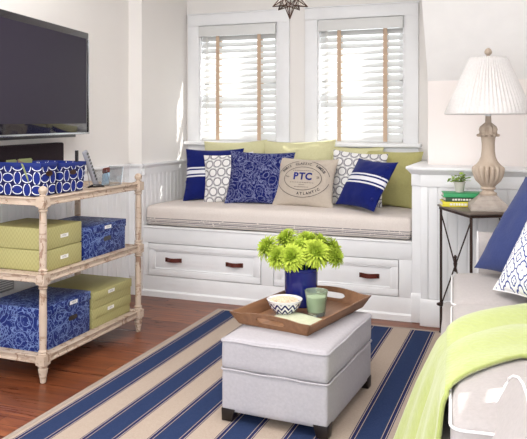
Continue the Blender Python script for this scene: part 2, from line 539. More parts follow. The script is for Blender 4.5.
# windows
def window(n, X, side=True):
    w = MB(); c = .095; x0, x1 = X; z0, z1 = WZ
    w.box(x0 - c, x0, YB - .022, YB, z0 - .02, z1 + c - .01); w.box(x1, x1 + c, YB - .022, YB, z0 - .02, z1 + c - .01)
    w.box(x0 - c, x1 + c, YB - .024, YB, z1, z1 + c - .01)
    w.box(x0 - c - .006, x1 + c + .006, YB - .030, YB, z1 + c - .010, z1 + c + .0)
    # jambs
    w.box(x0, x0 + .012, YB - .01, YB + .1, z0, z1); w.box(x1 - .012, x1, YB - .01, YB + .1, z0, z1); w.box(x0, x1, YB - .01, YB + .1, z1 - .012, z1)
    o = struct(w.build('window_%d' % n, 'trim_paint', bevel=.004))
    s = MB(); s.box(x0 - c - .02, x1 + c + .02, YB - .06, YB + .1, z0 - .032, z0 - .005)
    s.build('window_sill', 'trim_paint', o, bevel=.005)
    s = MB(); s.box(x0 - c, x1 + c, YB - .018, YB, z0 - .10, z0 - .032); s.build('window_apron', 'trim_paint', o, bevel=.003)
    zm = (z0 + z1) / 2
    s = MB(); y0, y1 = YB + .062, YB + .092
    for (a, b, e, f) in ((x0 + .012, x1 - .012, z0, z0 + .05), (x0 + .012, x1 - .012, z1 - .05, z1), (x0 + .012, x1 - .012, zm - .02, zm + .02), (x0 + .012, x0 + .05, z0, z1), (x1 - .05, x1 - .012, z0, z1)):
        s.box(a, b, y0, y1, e, f)
    s.build('window_sash', 'trim_paint', o, bevel=.003)
    MB().box(x0 + .04, x1 - .04, YB + .075, YB + .079, z0 + .04, z1 - .04).build('window_pane', 'window_glass', o)
window(1, W1); window(2, W2)
# side window in the wall behind the sofa
w = MB()
for (a, b, e, f) in ((RW[0] - .09, RW[0], RZ[0] - .09, RZ[1] + .09), (RW[1], RW[1] + .09, RZ[0] - .09, RZ[1] + .09), (RW[0], RW[1], RZ[1], RZ[1] + .09), (RW[0], RW[1], RZ[0] - .09, RZ[0])):
    w.box(XE - .02, XE, a, b, e, f)
o = struct(w.build('window_3', 'trim_paint', bevel=.003))
w = MB()
k = 0
while RZ[0] + .03 + k * .088 < RZ[1]:
    z = RZ[0] + .03 + k * .088; w.box(XE + .02, XE + .05, RW[0], RW[1], z - .008, z + .008); k += 1
w.build('shutter_slats', 'trim_paint', o)
MB().box(XE + .075, XE + .079, RW[0], RW[1], RZ[0], RZ[1]).build('window_pane', 'window_glass', o)

# blinds
def blind(X, lab, tapes):
    x0, x1 = X[0] + .016, X[1] - .016
    yc = YB + .012
    t = thing('window_blind', ((x0 + x1) / 2, yc, WZ[0]), lab, 'window blind', group='wooden slat blinds in the two windows')
    hx = (x1 - x0) / 2; H = WZ[1] - WZ[0]
    w = MB(); w.box(-hx - .004, hx + .004, -.045, .03, H - .075, H - .014); w.box(-hx - .008, hx + .008, -.052, -.045, H - .085, H - .006)
    w.build('headrail', 'blind_white', t, bevel=.003)
    w = MB(); n = 17; z0 = .035; z1 = H - .10
    for i in range(n):
        z = z0 + (z1 - z0) * i / (n - 1)
        a = R(52)
        ca, sa = math.cos(a) * .025, math.sin(a) * .025
        q = .0014
        jit = random.uniform(-.001, .001)
        # slat profile in y-z, front edge lower
        zz = z + jit
        prof = [(-ca, zz - sa), (0, zz + q * 1.4), (ca, zz + sa), (ca, zz + sa + q * 2), (0, zz + q * 3.4), (-ca, zz - sa + q * 2)]
        w.prism(prof, 'x', -hx, hx)
    w.build('slats', 'blind_white', t)
    MB().box(-hx, hx, -.02, .02, .0, .018).build('bottom_rail', 'blind_white', t, bevel=.003)
    for tx in tapes:
        a = tx - (x0 + x1) / 2
        w = MB(); w.box(a - .014, a + .014, -.033, -.031, .005, H - .08); w.box(a - .014, a + .014, .0255, .0275, .005, H - .08)
        w.build('ladder_tape', 'tape', t)
    w = MB()
    w.tube([(-hx + .06, -.034, H - .08), (-hx + .062, -.034, .30)], .0018, 6); w.sphere(.006, (-hx + .062, -.034, .29), sz=1.6, seg=8)
    w.tube([(-hx + .05, -.036, H - .08), (-hx + .05, -.036, .15)], .0018, 6); w.sphere(.006, (-hx + .05, -.036, .14), sz=1.6, seg=8)
    w.build('pull_cord', 'cord', t)
blind(W1, 'white slatted blind with tan tapes in the left window', (-2.226, -1.888))
blind(W2, 'white slatted blind with tan tapes in the right window, beside the lamp', (-1.275, -0.945))

# ------------------------------------------------------------------ window seat
ZS = .478
seat = thing('storage_bench', ((XC + XP) / 2, YS, 0), 'white built-in window seat bench with two panelled drawers under the windows', 'bench')
sx = (XC + XP) / 2; hw = (XP - XC) / 2 - .001
D1 = (-2.457 - sx, -1.625 - sx); D2 = (-1.540 - sx, -0.737 - sx)
zf0, zf1 = .140, .365
w = MB()
w.box(-hw, hw, .03, YB - YS - .001, 0, ZS - .02)
w.box(-hw, hw, 0, .03, 0, zf0); w.box(-hw, hw, 0, .03, zf1, ZS)
w.box(-hw, D1[0], 0, .03, zf0, zf1); w.box(D1[1], D2[0], 0, .03, zf0, zf1); w.box(D2[1], hw, 0, .03, zf0, zf1)
w.build('bench_frame', 'trim_paint', seat, bevel=.002)
MB().prism([(0, 0), (-.012, 0), (-.012, .035), (0, .045)], 'x', -hw, hw).build('toe_moulding', 'trim_paint', seat)
MB().box(-hw, hw, -.006, .03, ZS - .012, ZS + .002).build('bench_lip', 'trim_paint', seat, bevel=.003)
def drawer(D, hs):
    x0, x1 = D[0] + .004, D[1] - .004; z0, z1 = zf0 + .004, zf1 - .004; f = .042
    w = MB()
    w.box(x0, x1, -.002, .016, z0, z0 + f); w.box(x0, x1, -.002, .016, z1 - f, z1)
    w.box(x0, x0 + f, -.002, .016, z0 + f, z1 - f); w.box(x1 - f, x1, -.002, .016, z0 + f, z1 - f)
    # stepped inner moulding and recessed panel
    w.box(x0 + f, x1 - f, .010, .018, z0 + f, z1 - f)
    g = .010
    for (a, b, e, h) in ((x0 + f, x1 - f, z0 + f, z0 + f + g), (x0 + f, x1 - f, z1 - f - g, z1 - f), (x0 + f, x0 + f + g, z0 + f, z1 - f), (x1 - f - g, x1 - f, z0 + f, z1 - f)):
        w.box(a, b, .003, .012, e, h)
    d = w.build('drawer', 'trim_paint', seat, bevel=.0025)
    for hx_ in hs:
        w = MB(); zc = (z0 + z1) / 2 + .003; n = 10
        pts = []
        for i in range(n + 1):
            t = i / n; xx = hx_ - .062 + .124 * t
            yy = .004 - .022 * math.sin(PI * min(1, max(0, (t - .12) / .76)))
            pts.append((xx, yy))
        for i in range(n):
            (xa, ya), (xb, yb) = pts[i], pts[i + 1]
            w.hexa([(xa, ya, zc - .014), (xb, yb, zc - .014), (xb, yb + .004, zc - .014), (xa, ya + .004, zc - .014)],
                   [(xa, ya, zc + .014), (xb, yb, zc + .014), (xb, yb + .004, zc + .014), (xa, ya + .004, zc + .014)])
        h = w.build('drawer_pull', 'leather', d, weld=True); h['label'] = 'dark brown leather pull'
        for q in (-.052, .052): MB().sphere(.006, (hx_ + q, .002, zc), sy=.6, seg=10).build('rivet', 'bronze', h, smooth=True)
drawer(D1, (-2.264 - sx, -1.815 - sx)); drawer(D2, (-1.37 - sx, -0.919 - sx))

# rounded, crowned cushion block; local origin at its bottom centre
def cushion_bm(w_, d_, h_, r=.03, crown=.02, nx=28, ny=16, nz=6, wob=.004, seed=0, top_only=True, ux=1.0):
    bm = bmesh.new()
    def rnd(t, L, r):
        return t
    def P(u, v, k):
        x, y, z = u * w_ / 2, v * d_ / 2, k * h_ / 2
        bx, by, bz = w_ / 2 - r, d_ / 2 - r, h_ / 2 - r
        cx, cy, cz = max(-bx, min(bx, x)), max(-by, min(by, y)), max(-bz, min(bz, z))
        d = Vector((x - cx, y - cy, z - cz))
        if d.length > 1e-9:
            d = d.normalized() * r
        p = Vector((cx, cy, cz)) + d
        if k > 0 or not top_only:
            p.z += crown * (1 - abs(u) ** 3) * (1 - abs(v) ** 3) * (1 if k > 0 else -.4) * abs(k)
        q = noise.noise_vector(Vector((p.x * 3 + seed, p.y * 3, p.z * 3))) * wob + noise.noise_vector(Vector((p.x * 9 + seed, p.y * 9, p.z * 9))) * wob * .5
        if k <= -.99: q *= 0
        return p + q + Vector((0, 0, h_ / 2))
    def lin(n, b):
        # denser near the ends
        return [math.copysign(1 - (1 - abs(t)) ** b, t) if abs(t) < 1 else t for t in [-1 + 2 * i / n for i in range(n + 1)]]
    U, Vv, K = lin(nx, 1.5), lin(ny, 1.5), lin(nz, 1.3)
    cache = {}
    def vert(a, b, c):
        if (a, b, c) not in cache: cache[(a, b, c)] = bm.verts.new(P(U[a], Vv[b], K[c]))
        return cache[(a, b, c)]
    for a in range(nx):
        for b in range(ny):
            for c in (0, nz): bm.faces.new([vert(a, b, c), vert(a + 1, b, c), vert(a + 1, b + 1, c), vert(a, b + 1, c)])
        for c in range(nz):
            for b in (0, ny): bm.faces.new([vert(a, b, c), vert(a + 1, b, c), vert(a + 1, b, c + 1), vert(a, b, c + 1)])
    for b in range(ny):
        for c in range(nz):
            for a in (0, nx): bm.faces.new([vert(a, b, c), vert(a, b + 1, c), vert(a, b + 1, c + 1), vert(a, b, c + 1)])
    w = MB(); w.bm.free(); w.bm = bm
    return w
bc = cushion_bm(1.82, .64, .132, r=.03, crown=.022, nx=60, ny=20, wob=.005).build('bench_cushion', 'bench_linen', smooth=True, ang=80)
bc.location = (sx, YS + .016 + .32, ZS + .003)
tag(bc, 'long oatmeal linen bench cushion with dark stripes, on the window seat', 'cushion')
# object z is measured from the bottom; the stripes sit near there

# ------------------------------------------------------------------ pillows
def pillow_h(u, v, T):
    return T / 2 * (max(0, 1 - abs(u) ** 2.4) ** .62) * (max(0, 1 - abs(v) ** 2.4) ** .62)
def pillow(name, mat, w_, h_, T, loc, lean=12, yaw=0, roll=0, seed=0, flange=0.0, n=26, wr=.004, lift=True, M_override=None):
    bm = bmesh.new()
    def pos(i, j, s):
        u = -1 + 2 * i / n; v = -1 + 2 * j / n
        # cubic spacing towards edges
        u = math.sin(u * PI / 2) * .55 + u * .45; v = math.sin(v * PI / 2) * .55 + v * .45
        pin = 1 - .08 * (1 - v * v); pin2 = 1 - .08 * (1 - u * u)
        x = u * w_ / 2 * (pin if abs(u) > 0 else 1); y = v * h_ / 2 * pin2
        k = pillow_h(u, v, T)
        nz = noise.noise(Vector((x * 9 + seed * 7.3, y * 9, s * 3.1))) * wr * 2.5 + noise.noise(Vector((x * 24 + seed, y * 24, s))) * wr
        inner = (1 - u * u) * (1 - v * v)
        return Vector((x, y, s * (k + nz * min(1, inner * 4))))
    V_ = {}
    for s in (1, -1):
        for i in range(n + 1):
            for j in range(n + 1):
                edge = i in (0, n) or j in (0, n)
                if edge and s == -1: V_[(i, j, -1)] = V_[(i, j, 1)]
                else: V_[(i, j, s)] = bm.verts.new(pos(i, j, s))
        for i in range(n):
            for j in range(n):
                f = [V_[(i, j, s)], V_[(i + 1, j, s)], V_[(i + 1, j + 1, s)], V_[(i, j + 1, s)]]
                bm.faces.new(f if s == 1 else f[::-1])
    w = MB(); w.bm.free(); w.bm = bm
    o = w.build(name, mat, smooth=True, ang=75)
    mat_ = Matrix.Translation(loc) @ Matrix.Rotation(R(yaw), 4, 'Z') @ Matrix.Rotation(R(90 - lean), 4, 'X') @ Matrix.Rotation(R(roll), 4, 'Z')
    if M_override is not None: mat_ = M_override
    o.matrix_world = mat_
    o['_e'] = 0; del o['_e']
    # edge loop for piping
    o_edge = []
    def e(u, v):
        pin = 1 - .08 * (1 - v * v); pin2 = 1 - .08 * (1 - u * u)
        return (u * w_ / 2 * pin, v * h_ / 2 * pin2, 0)
    k = 16
    for i in range(k): o_edge.append(e(-1 + 2 * i / k, -1))
    for i in range(k): o_edge.append(e(1, -1 + 2 * i / k))
    for i in range(k): o_edge.append(e(1 - 2 * i / k, 1))
    for i in range(k): o_edge.append(e(-1, 1 - 2 * i / k))
    return o, o_edge
def piping(o, edge, mat, r=.004):
    return MB().tube(edge, r, 6, closed=True).build('piping', mat, o, smooth=True)
def buttons(o, x, ys, T, w_, h_, mat='white_ceramic'):
    for y in ys:
        u, v = x / (w_ / 2), y / (h_ / 2)
        z = pillow_h(u, v, T) + .002
        MB().lathe([(.0, z), (.009, z), (.010, z + .003), (.0, z + .005)], 12, x, y).build('button', mat, o, smooth=True)

ZT = .632   # top of the bench cushion
G = 'pale green pillows along the back of the window seat'
def pil(lab, cat='pillow', group=None, **k):
    o, e = pillow(**k); tag(o, lab, cat, group); return o, e
pil('large pale green pillow behind the left navy striped pillow, under the left window', name='throw_pillow', mat='green_pale', w_=.50, h_=.45, T=.14, loc=(-2.05, 4.80, ZT + .205), lean=14, yaw=3, roll=2, seed=1, wr=.006, group=G)
pil('large pale green pillow behind the printed oatmeal pillow, between the windows', name='throw_pillow', mat='green_pale', w_=.55, h_=.46, T=.14, loc=(-1.555, 4.80, ZT + .208), lean=14, yaw=-1, roll=1.5, seed=2, wr=.006, group=G)
pil('pale green pillow behind the right ring print pillow, mostly hidden', name='throw_pillow', mat='green_pale', w_=.42, h_=.42, T=.12, loc=(-1.16, 4.83, ZT + .19), lean=12, yaw=0, roll=-1, seed=3, wr=.006, group=G)
o, e = pil('olive green pillow at the right end of the window seat behind the tilted navy one', name='throw_pillow', mat='green_velvet', w_=.47, h_=.40, T=.15, loc=(-.915, 4.79, ZT + .178), lean=16, yaw=-6, roll=-2, seed=4, wr=.008, group=G)
o, e = pil('navy pillow with white stripes at the left end of the window seat', name='throw_pillow', mat='navy_striped', w_=.44, h_=.39, T=.14, loc=(-2.15, 4.66, ZT + .178), lean=15, yaw=10, roll=1, seed=5, group='navy pillows with white stripes')
buttons(o, -.185, (-.12, -.06, .07, .13), .14, .44, .39, 'navy_cotton')
pil('white ring print pillow leaning left of the navy paisley pillow', name='throw_pillow', mat='ring_print', w_=.37, h_=.36, T=.12, loc=(-1.995, 4.575, ZT + .165), lean=16, yaw=6, roll=5, seed=6, group='white ring print pillows')
pil('dark blue paisley pillow between the ring print and oatmeal printed pillows', name='throw_pillow', mat='paisley_cotton', w_=.47, h_=.385, T=.13, loc=(-1.745, 4.545, ZT + .175), lean=20, yaw=6, roll=-1, seed=7)
TT = .13; tw, th_ = .43, .345
post, e = pil('oatmeal linen pillow printed with an oval postmark and blue letters', name='throw_pillow', mat='oat_linen', w_=tw, h_=th_, T=TT, loc=(-1.41, 4.52, ZT + .155), lean=20, yaw=-2, roll=-1, seed=8, wr=.002)
pil('white ring print pillow behind the tilted blue striped pillow', name='throw_pillow', mat='ring_print', w_=.38, h_=.38, T=.12, loc=(-1.09, 4.67, ZT + .178), lean=16, yaw=2, roll=-4, seed=9, group='white ring print pillows')
o, e = pil('navy pillow with white stripes, tilted, right of the oatmeal printed pillow', name='throw_pillow', mat='navy_striped', w_=.37, h_=.36, T=.12, loc=(-.985, 4.47, ZT + .165), lean=34, yaw=-34, roll=-2, seed=10, group='navy pillows with white stripes')
buttons(o, .15, (-.11, -.04, .05, .12), .12, .37, .36, 'navy_cotton')

# lettering on the oatmeal pillow
def on_pillow(x, y): return pillow_h(x / (tw / 2), y / (th_ / 2), TT) + .0035
def text_mesh(s, size, cx, cy, rot=0, bold=0.0):
    cu = bpy.data.curves.new('t', 'FONT'); cu.body = s; cu.size = size; cu.align_x = 'CENTER'; cu.align_y = 'CENTER'; cu.offset = bold; cu.resolution_u = 3
    ob = bpy.data.objects.new('t', cu); COL.objects.link(ob)
    dg = bpy.context.evaluated_depsgraph_get(); dg.update()
    me = bpy.data.meshes.new_from_object(ob.evaluated_get(dg))
    T = Matrix.Translation((cx, cy, 0)) @ Matrix.Rotation(rot, 4, 'Z'); me.transform(T)
    bpy.data.objects.remove(ob); bpy.data.curves.remove(cu)
    return me
def lettering(name, items, mat, parent):
    bm = bmesh.new()
    for it in items:
        me = text_mesh(*it); bm.from_mesh(me); bpy.data.meshes.remove(me)
    for v in bm.verts: v.co.z = on_pillow(v.co.x, v.co.y)
    w = MB(); w.bm.free(); w.bm = bm
    return w.build(name, mat, parent)
EY = .012
lettering('large_letters', [('P', .066, -.048, EY + .012, 0, .0025), ('T', .066, -.004, EY + .012, 0, .0025), ('C', .066, .042, EY + .012, 0, .0025)], 'ink_blue', post)['label'] = 'large dark blue letters'
items = []
def arc(s, a0, a1, rx, ry, size, flip=False):
    for i, ch in enumerate(s):
        if ch == ' ': continue
        a = R(a0 + (a1 - a0) * i / (len(s) - 1)); x, y = rx * math.cos(a), EY + ry * math.sin(a)
        nx, ny = math.cos(a) / rx, math.sin(a) / ry
        rot = math.atan2(ny, nx) - PI / 2 + (PI if flip else 0)
        items.append((ch, size, x, y, rot, .0006))
arc('PARIS  CLASSIC  FAMOUS', 152, 28, .160, .105, .024)
arc('ATLANTIC', 262, 318, .156, .103, .024, True)
items += [('No.', .02, -.105, EY + .01), ('25', .02, .105, EY + .01)]
lettering('ring_letters', items, 'ink', post)
def oval(rx, ry, wd, gaps=()):
    w = MB(); n = 96; prev = None
    for i in range(n + 1):
        a = 2 * PI * i / n
        if any(g0 < math.degrees(a) % 360 < g1 for g0, g1 in gaps): prev = None; continue
        q = []
        for k in (0, 1):
            x = (rx + k * wd) * math.cos(a); y = EY + (ry + k * wd) * math.sin(a); q.append(w.bm.verts.new((x, y, on_pillow(x, y))))
        if prev: w.bm.faces.new([prev[0], q[0], q[1], prev[1]])
        prev = q
    return w
w = oval(.128, .078, .003); w.build('inner_ring', 'ink', post)
oval(.180, .124, .003, ((75, 105), (170, 190), (350, 360), (0, 10))).build('outer_ring', 'ink', post)
w = MB()
for (x0, x1, y) in ((-.075, .075, EY + .052), (-.085, .085, EY - .030), (-.02, .02, EY - .045), (-.05, .05, EY - .060)):
    n = 10
    for i in range(n):
        a, b = x0 + (x1 - x0) * i / n, x0 + (x1 - x0) * (i + .7) / n
        w.bm.faces.new([w.bm.verts.new((p, q, on_pillow(p, q))) for p, q in ((a, y), (b, y), (b, y + .0025), (a, y + .0025))])
w.build('printed_lines', 'ink', post)

# ------------------------------------------------------------------ rug
RX, RY = -1.852, 4.085
rug = thing('area_rug', (RX, 0, 0), 'navy, blue and tan striped flat woven rug on the plank floor', 'rug')
MB().box(0.022, 2.55, .2, RY - .022, .0005, .009).build('rug_field', 'rug_stripes', rug)
w = MB(); w.box(0, .022, .2, RY, 0.0005, .0105); w.box(2.55, 2.57, .2, RY, 0.0005, .0105); w.box(.022, 2.55, RY - .022, RY, .0005, .0105)
w.build('rug_binding', 'rug_binding', rug, bevel=.002)

# ------------------------------------------------------------------ storage cart
CX0, CX1, CY0, CY1 = -2.496, -2.086, 2.663, 3.502
cart = thing('shelf_cart', ((CX0 + CX1) / 2, (CY0 + CY1) / 2, 0), 'three-tier whitewashed wooden shelf cart against the television wall', 'shelf')
hx, hy = (CX1 - CX0) / 2, (CY1 - CY0) / 2
ZSH = (.120, .490, .843)
prof = [(.010, 0), (.013, .004), (.015, .02), (.021, .065), (.024, .082), (.017, .088), (.024, .094), (.024, .098)]
blk = lambda z: [(z - .030), (z + .012)]
for (a, b) in ((-1, -1), (1, -1), (-1, 1), (1, 1)):
    w = MB(); px, py = a * hx, b * hy
    q = .0235
    w.lathe([(.009, 0), (.013, .004), (.0145, .02), (.021, .052), (.023, .066), (.016, .071), (.023, .077), (.022, .084)], 18, px, py)
    for z0, z1 in ((ZSH[0] - .036, ZSH[0] + .008), (ZSH[1] - .036, ZSH[1] + .008), (ZSH[2] - .036, ZSH[2] + .010)):
        w.box(px - q, px + q, py - q, py + q, z0, z1)
    for (z0, z1) in ((ZSH[0] + .008, ZSH[1] - .036), (ZSH[1] + .008, ZSH[2] - .036)):
        w.lathe([(.021, z0), (.023, z0 + .006), (.016, z0 + .012), (.022, z0 + .018), (.0155, z0 + .026), (.0165, z0 + .05), (.018, (z0 + z1) / 2), (.0165, z1 - .05), (.0155, z1 - .026), (.022, z1 - .018), (.016, z1 - .012), (.023, z1 - .006), (.021, z1)], 18, px, py)
    w.lathe([(.016, ZSH[2] + .010), (.018, ZSH[2] + .014), (.011, ZSH[2] + .020), (.019, ZSH[2] + .030), (.0215, ZSH[2] + .040), (.018, ZSH[2] + .051), (.008, ZSH[2] + .058), (.0, ZSH[2] + .060)], 18, px, py)
    w.build('post', 'worn_cream', cart, smooth=True, ang=30)
for z in ZSH:
    w = MB()
    w.box(-hx + .004, hx - .004, -hy + .004, hy - .004, z - .012, z)
    def rail(axis, c, a0, a1, s):
        pr_ = [(c - s * .008, z - .032), (c + s * .010, z - .032), (c + s * .010, z - .024), (c + s * .004, z - .020), (c + s * .004, z - .006), (c + s * .012, z - .002), (c + s * .012, z + .004), (c - s * .008, z + .004)]
        w.prism(pr_, 'y' if axis == 'y' else 'x', a0, a1)
    rail('y', hx, -hy + .02, hy - .02, 1); rail('y', -hx, -hy + .02, hy - .02, -1)
    rail('x', hy, -hx + .02, hx - .02, 1); rail('x', -hy, -hx + .02, hx - .02, -1)
    w.build('shelf', 'worn_cream', cart, bevel=.002)

# ------------------------------------------------------------------ boxes on the cart
def lidded_box(name, x0, x1, y0, y1, z0, z1, mat, lab, cat='storage box', group=None, hole=False, lidh=.03, face_label=True, lab_y=.55, lab_on='lid'):
    cx, cy = (x0 + x1) / 2, (y0 + y1) / 2; a, b = (x1 - x0) / 2, (y1 - y0) / 2; H = z1 - z0
    t = thing(name, (cx, cy, z0), lab, cat, group=group)
    MB().box(-a + .004, a - .004, -b + .004, b - .004, 0, H - .006).build('box_body', mat, t, bevel=.002)
    MB().box(-a, a, -b, b, H - lidh, H).build('box_lid', mat, t, bevel=.002)
    ly = -b + 2 * b * lab_y
    zc = H - lidh / 2 if lab_on == 'lid' else H * .45
    xf = a + .0004 if lab_on == 'lid' else a - .0036
    if face_label:
        w = MB(); w.box(xf - .001, xf + .0016, ly - .030, ly + .030, zc - .0085, zc + .0085)
        l = w.build('label_card', 'label_card', t)
        w = MB()
        for k in (-.002, .003): w.box(xf + .0016, xf + .002, ly - .018, ly + .016, zc + k, zc + k + .0012)
        w.build('label_lines', 'ink', l)
    if hole:
        w = MB(); zc2 = (H - lidh) * .66; n = 10; pts = []
        for i in range(n + 1):
            q = -PI / 2 + PI * i / n; pts.append((ly + .024 + .012 * math.cos(q), zc2 + .012 * math.sin(q)))
        for i in range(n + 1):
            q = PI / 2 + PI * i / n; pts.append((ly - .024 + .012 * math.cos(q), zc2 + .012 * math.sin(q)))
        w.prism(pts, 'x', a - .006, a - .0032); w.build('hand_hole', 'gloss_black', t)
    return t
BX1 = -2.118; BX0 = -2.455
gm = 'green patterned boxes on the cart'
lidded_box('storage_box', BX0, BX1, 2.722, 3.005, ZSH[1] + .001, ZSH[1] + .100, 'green_paper', 'lower green patterned box of the pair on the middle shelf', group=gm, lidh=.096, lab_y=.5)
lidded_box('storage_box', BX0, BX1, 2.722, 3.005, ZSH[1] + .1015, ZSH[1] + .205, 'green_paper', 'upper green patterned box of the pair on the middle shelf', group=gm, lidh=.10, lab_y=.5)
bm_ = 'blue paisley boxes on the cart'
lidded_box('storage_box', BX0, BX1, 3.02, 3.425, ZSH[1] + .001, ZSH[1] + .163, 'paisley_paper', 'blue paisley lidded box with hand hole on the middle shelf', group=bm_, hole=True, lidh=.040)
lidded_box('storage_box', BX0, BX1, 2.700, 3.085, ZSH[0] + .001, ZSH[0] + .205, 'paisley_paper', 'blue paisley lidded box with hand hole on the bottom shelf', group=bm_, hole=True, lidh=.045, lab_y=.62)
lidded_box('storage_box', BX0 - .0, BX1, 3.10, 3.475, ZSH[0] + .001, ZSH[0] + .100, 'green_paper', 'lower green patterned box of the pair on the bottom shelf', group=gm, lidh=.050, lab_y=.45)
lidded_box('storage_box', BX0 - .0, BX1 + .004, 3.097, 3.478, ZSH[0] + .1015, ZSH[0] + .188, 'green_paper', 'upper green patterned box of the pair on the bottom shelf', group=gm, lidh=.045, lab_y=.45)

def basket(y0, y1, z1, lab, rz=0, x1=-2.13, x0=-2.46):
    cx, cy = (x0 + x1) / 2, (y0 + y1) / 2; a, b = (x1 - x0) / 2, (y1 - y0) / 2; H = z1 - ZSH[2] - .005
    t = thing('fabric_basket', (cx, cy, ZSH[2] + .0045), lab, 'basket', rz, 'blue oval print baskets on the cart')
    k = .90; th = .008
    w = MB()
    def ring(z, f, ins): return [(-a * f + ins, -b * f + ins, z), (a * f - ins, -b * f + ins, z), (a * f - ins, b * f - ins, z), (-a * f + ins, b * f - ins, z)]
    r = [[w.bm.verts.new(p) for p in q] for q in (ring(0, k, 0), ring(H, 1, 0), ring(H, 1, th), ring(.008, k, th))]
    for i in range(3):
        for j in range(4): w.bm.faces.new([r[i][j], r[i][(j + 1) % 4], r[i + 1][(j + 1) % 4], r[i + 1][j]])
    w.bm.faces.new(r[0][::-1]); w.bm.faces.new(r[3])
    w.build('basket_body', 'oval_print', t)
    w = MB()
    w.box(-a - .002, a + .002, -b - .002, -b + th, H - .016, H + .003); w.box(-a - .002, a + .002, b - th, b + .002, H - .016, H + .003)
    w.box(-a - .002, -a + th, -b, b, H - .016, H + .003); w.box(a - th, a + .002, -b, b, H - .016, H + .003)
    w.build('basket_rim', 'basket_blue', t, bevel=.002)
    w = MB(); w.lathe([(.0, 0), (.017, 0), (.017, .002), (.0, .002)], 18)
    g = w.build('handle_hole', 'bronze', t, smooth=True); g.location = (a * .985, 0, H * .68); g.rotation_euler = (0, R(86), 0); g.scale = (.75, 1.5, 1)
    return t
basket(2.705, 2.83, 1.001, 'blue oval print basket holding magazines, nearest the camera on the cart top', x0=-2.47)
basket(2.845, 3.060, .992, 'blue oval print basket behind the magazine basket, beside the remote control', x0=-2.40)
for i, (x, y, r_, mt, h, lab) in enumerate(((-2.27, 2.765, 8, 'magazine_olive', .155, 'olive magazine standing in the front basket, left of the brown one'),
                                 (-2.215, 2.765, -14, 'magazine_brown', .165, 'brown magazine standing in the front basket'),
                                 (-2.34, 2.765, 4, 'magazine_olive', .148, 'olive magazine at the wall end of the front basket'),
                                 (-2.175, 2.765, -22, 'magazine_olive', .158, 'thin tilted magazine nearest the corner of the front basket'))):
    o = MB()
    n = 5; w_ = .09
    for k in range(n):
        o.box(-.022 + k * .0012, -.021 + k * .0012 + .0004, -w_ / 2, w_ / 2, 0, h - .003 * (k % 2))
    o.box(-.0235, -.0222, -w_ / 2, w_ / 2, 0, h + .004)
    q = o.build('magazine', mt); q.location = (x, y, ZSH[2] + .016); q.rotation_euler = (0, R(r_), R(6 * i))
    tag(q, lab, 'magazine', 'magazines in the front basket')

# items at the far end of the cart top
ZCT = ZSH[2] + .0045
t = thing('remote_control', (-2.175, 3.225, ZCT), 'silver grey remote control standing upright on the cart top', 'remote control')
t.rotation_euler = (R(9), R(-17), R(20))
MB().box(-.011, .011, -.024, .024, 0, .205).build('remote_case', 'remote_grey', t, bevel=.006, seg=3)
w = MB()
for i in range(9):
    for j in (-1, 0, 1): w.box(.010, .0125, j * .0135 - .0045, j * .0135 + .0045, .035 + i * .018, .045 + i * .018)
w.build('remote_buttons', 'black_plastic', t, bevel=.001)
t = thing('acrylic_holder', (-2.17, 3.33, ZCT), 'clear acrylic desk holder on the cart top next to the remote', 'holder', R(-8))
w = MB(); w.box(-.05, .05, -.045, .045, 0, .004)
w.hexa([(-.05, -.045, .004), (.05, -.045, .004), (.05, -.042, .004), (-.05, -.042, .004)], [(-.05, -.075, .09), (.05, -.075, .09), (.05, -.072, .09), (-.05, -.072, .09)])
w.hexa([(-.05, .042, .004), (.05, .042, .004), (.05, .045, .004), (-.05, .045, .004)], [(-.05, .06, .10), (.05, .06, .10), (.05, .063, .10), (-.05, .063, .10)])
w.build('holder_body', 'acrylic', t)
w = MB()
for q in (-.05, .05): MB().tube([(q, -.075, .09), (q, -.045, .004), (q, .045, .004), (q, .062, .10)], .0018, 6).build('holder_edge', 'chrome', t, smooth=True)
t = thing('mobile_phone', (-2.165, 3.290, ZCT + .006), 'pale blue phone with dark end leaning in the clear holder', 'phone')
t.rotation_euler = (R(-38), R(-14), R(12))
MB().box(-.022, .022, -.006, .006, 0, .075).build('phone_body', 'phone_blue', t, bevel=.004)
MB().box(-.022, .022, -.007, .007, .078, .112).build('phone_top', 'leather', t, bevel=.006)
t = MB().tube([(-2.16, 3.12, ZCT + .006), (-2.13, 3.125, ZCT + .014), (-2.11, 3.15, ZCT + .014), (-2.10, 3.18, ZCT + .008)], .008, 8, rs=[.004, .009, .009, .004]).build('eyeglasses_case', 'gloss_black', smooth=True)
tag(t, 'small black glossy case lying at the foot of the remote', 'case')
t = thing('wire_stand', (-2.22, 3.12, ZCT), 'thin silver wire stand between the rear basket and remote', 'stand')
w = MB()
w.tube([(-.02, -.03, .002), (.03, .03, .13)], .0022, 6); w.tube([(.03, .06, .002), (.03, .03, .13)], .0022, 6); w.tube([(-.02, -.03, .002), (.03, .06, .002), (.05, .02, .002)], .0022, 6)
w.build('wire', 'chrome', t, smooth=True)
# the peg sticking up out of the second basket
o = MB().box(-.005, .005, -.008, .008, 0, .19).build('ruler', 'black_plastic'); o.location = (-2.165, 3.03, ZCT + .012); tag(o, 'narrow black stick poking out of the rear basket', 'stick')

# grille on the wall under the television
t = thing('wall_grille', (XL + .006, 2.90, .30), 'grey perforated metal grille on the wall behind the cart', 'vent')
w = MB(); w.box(0, .008, -.16, .16, .0, .24)
w.build('grille_plate', 'grey_metal', t, bevel=.002)
w = MB()
for i in range(18): w.box(.008, .011, -.15, .15, .012 + i * .0125, .017 + i * .0125)
w.build('grille_louvres', 'white_ceramic', t)

# ------------------------------------------------------------------ television + soundbar
dv = Vector((-.163, .987, 0)).normalized()
TH = R(9.4)
tv = thing('television', (-2.455, 3.555, 1.123), 'large black flat television on the left wall', 'television', TH)
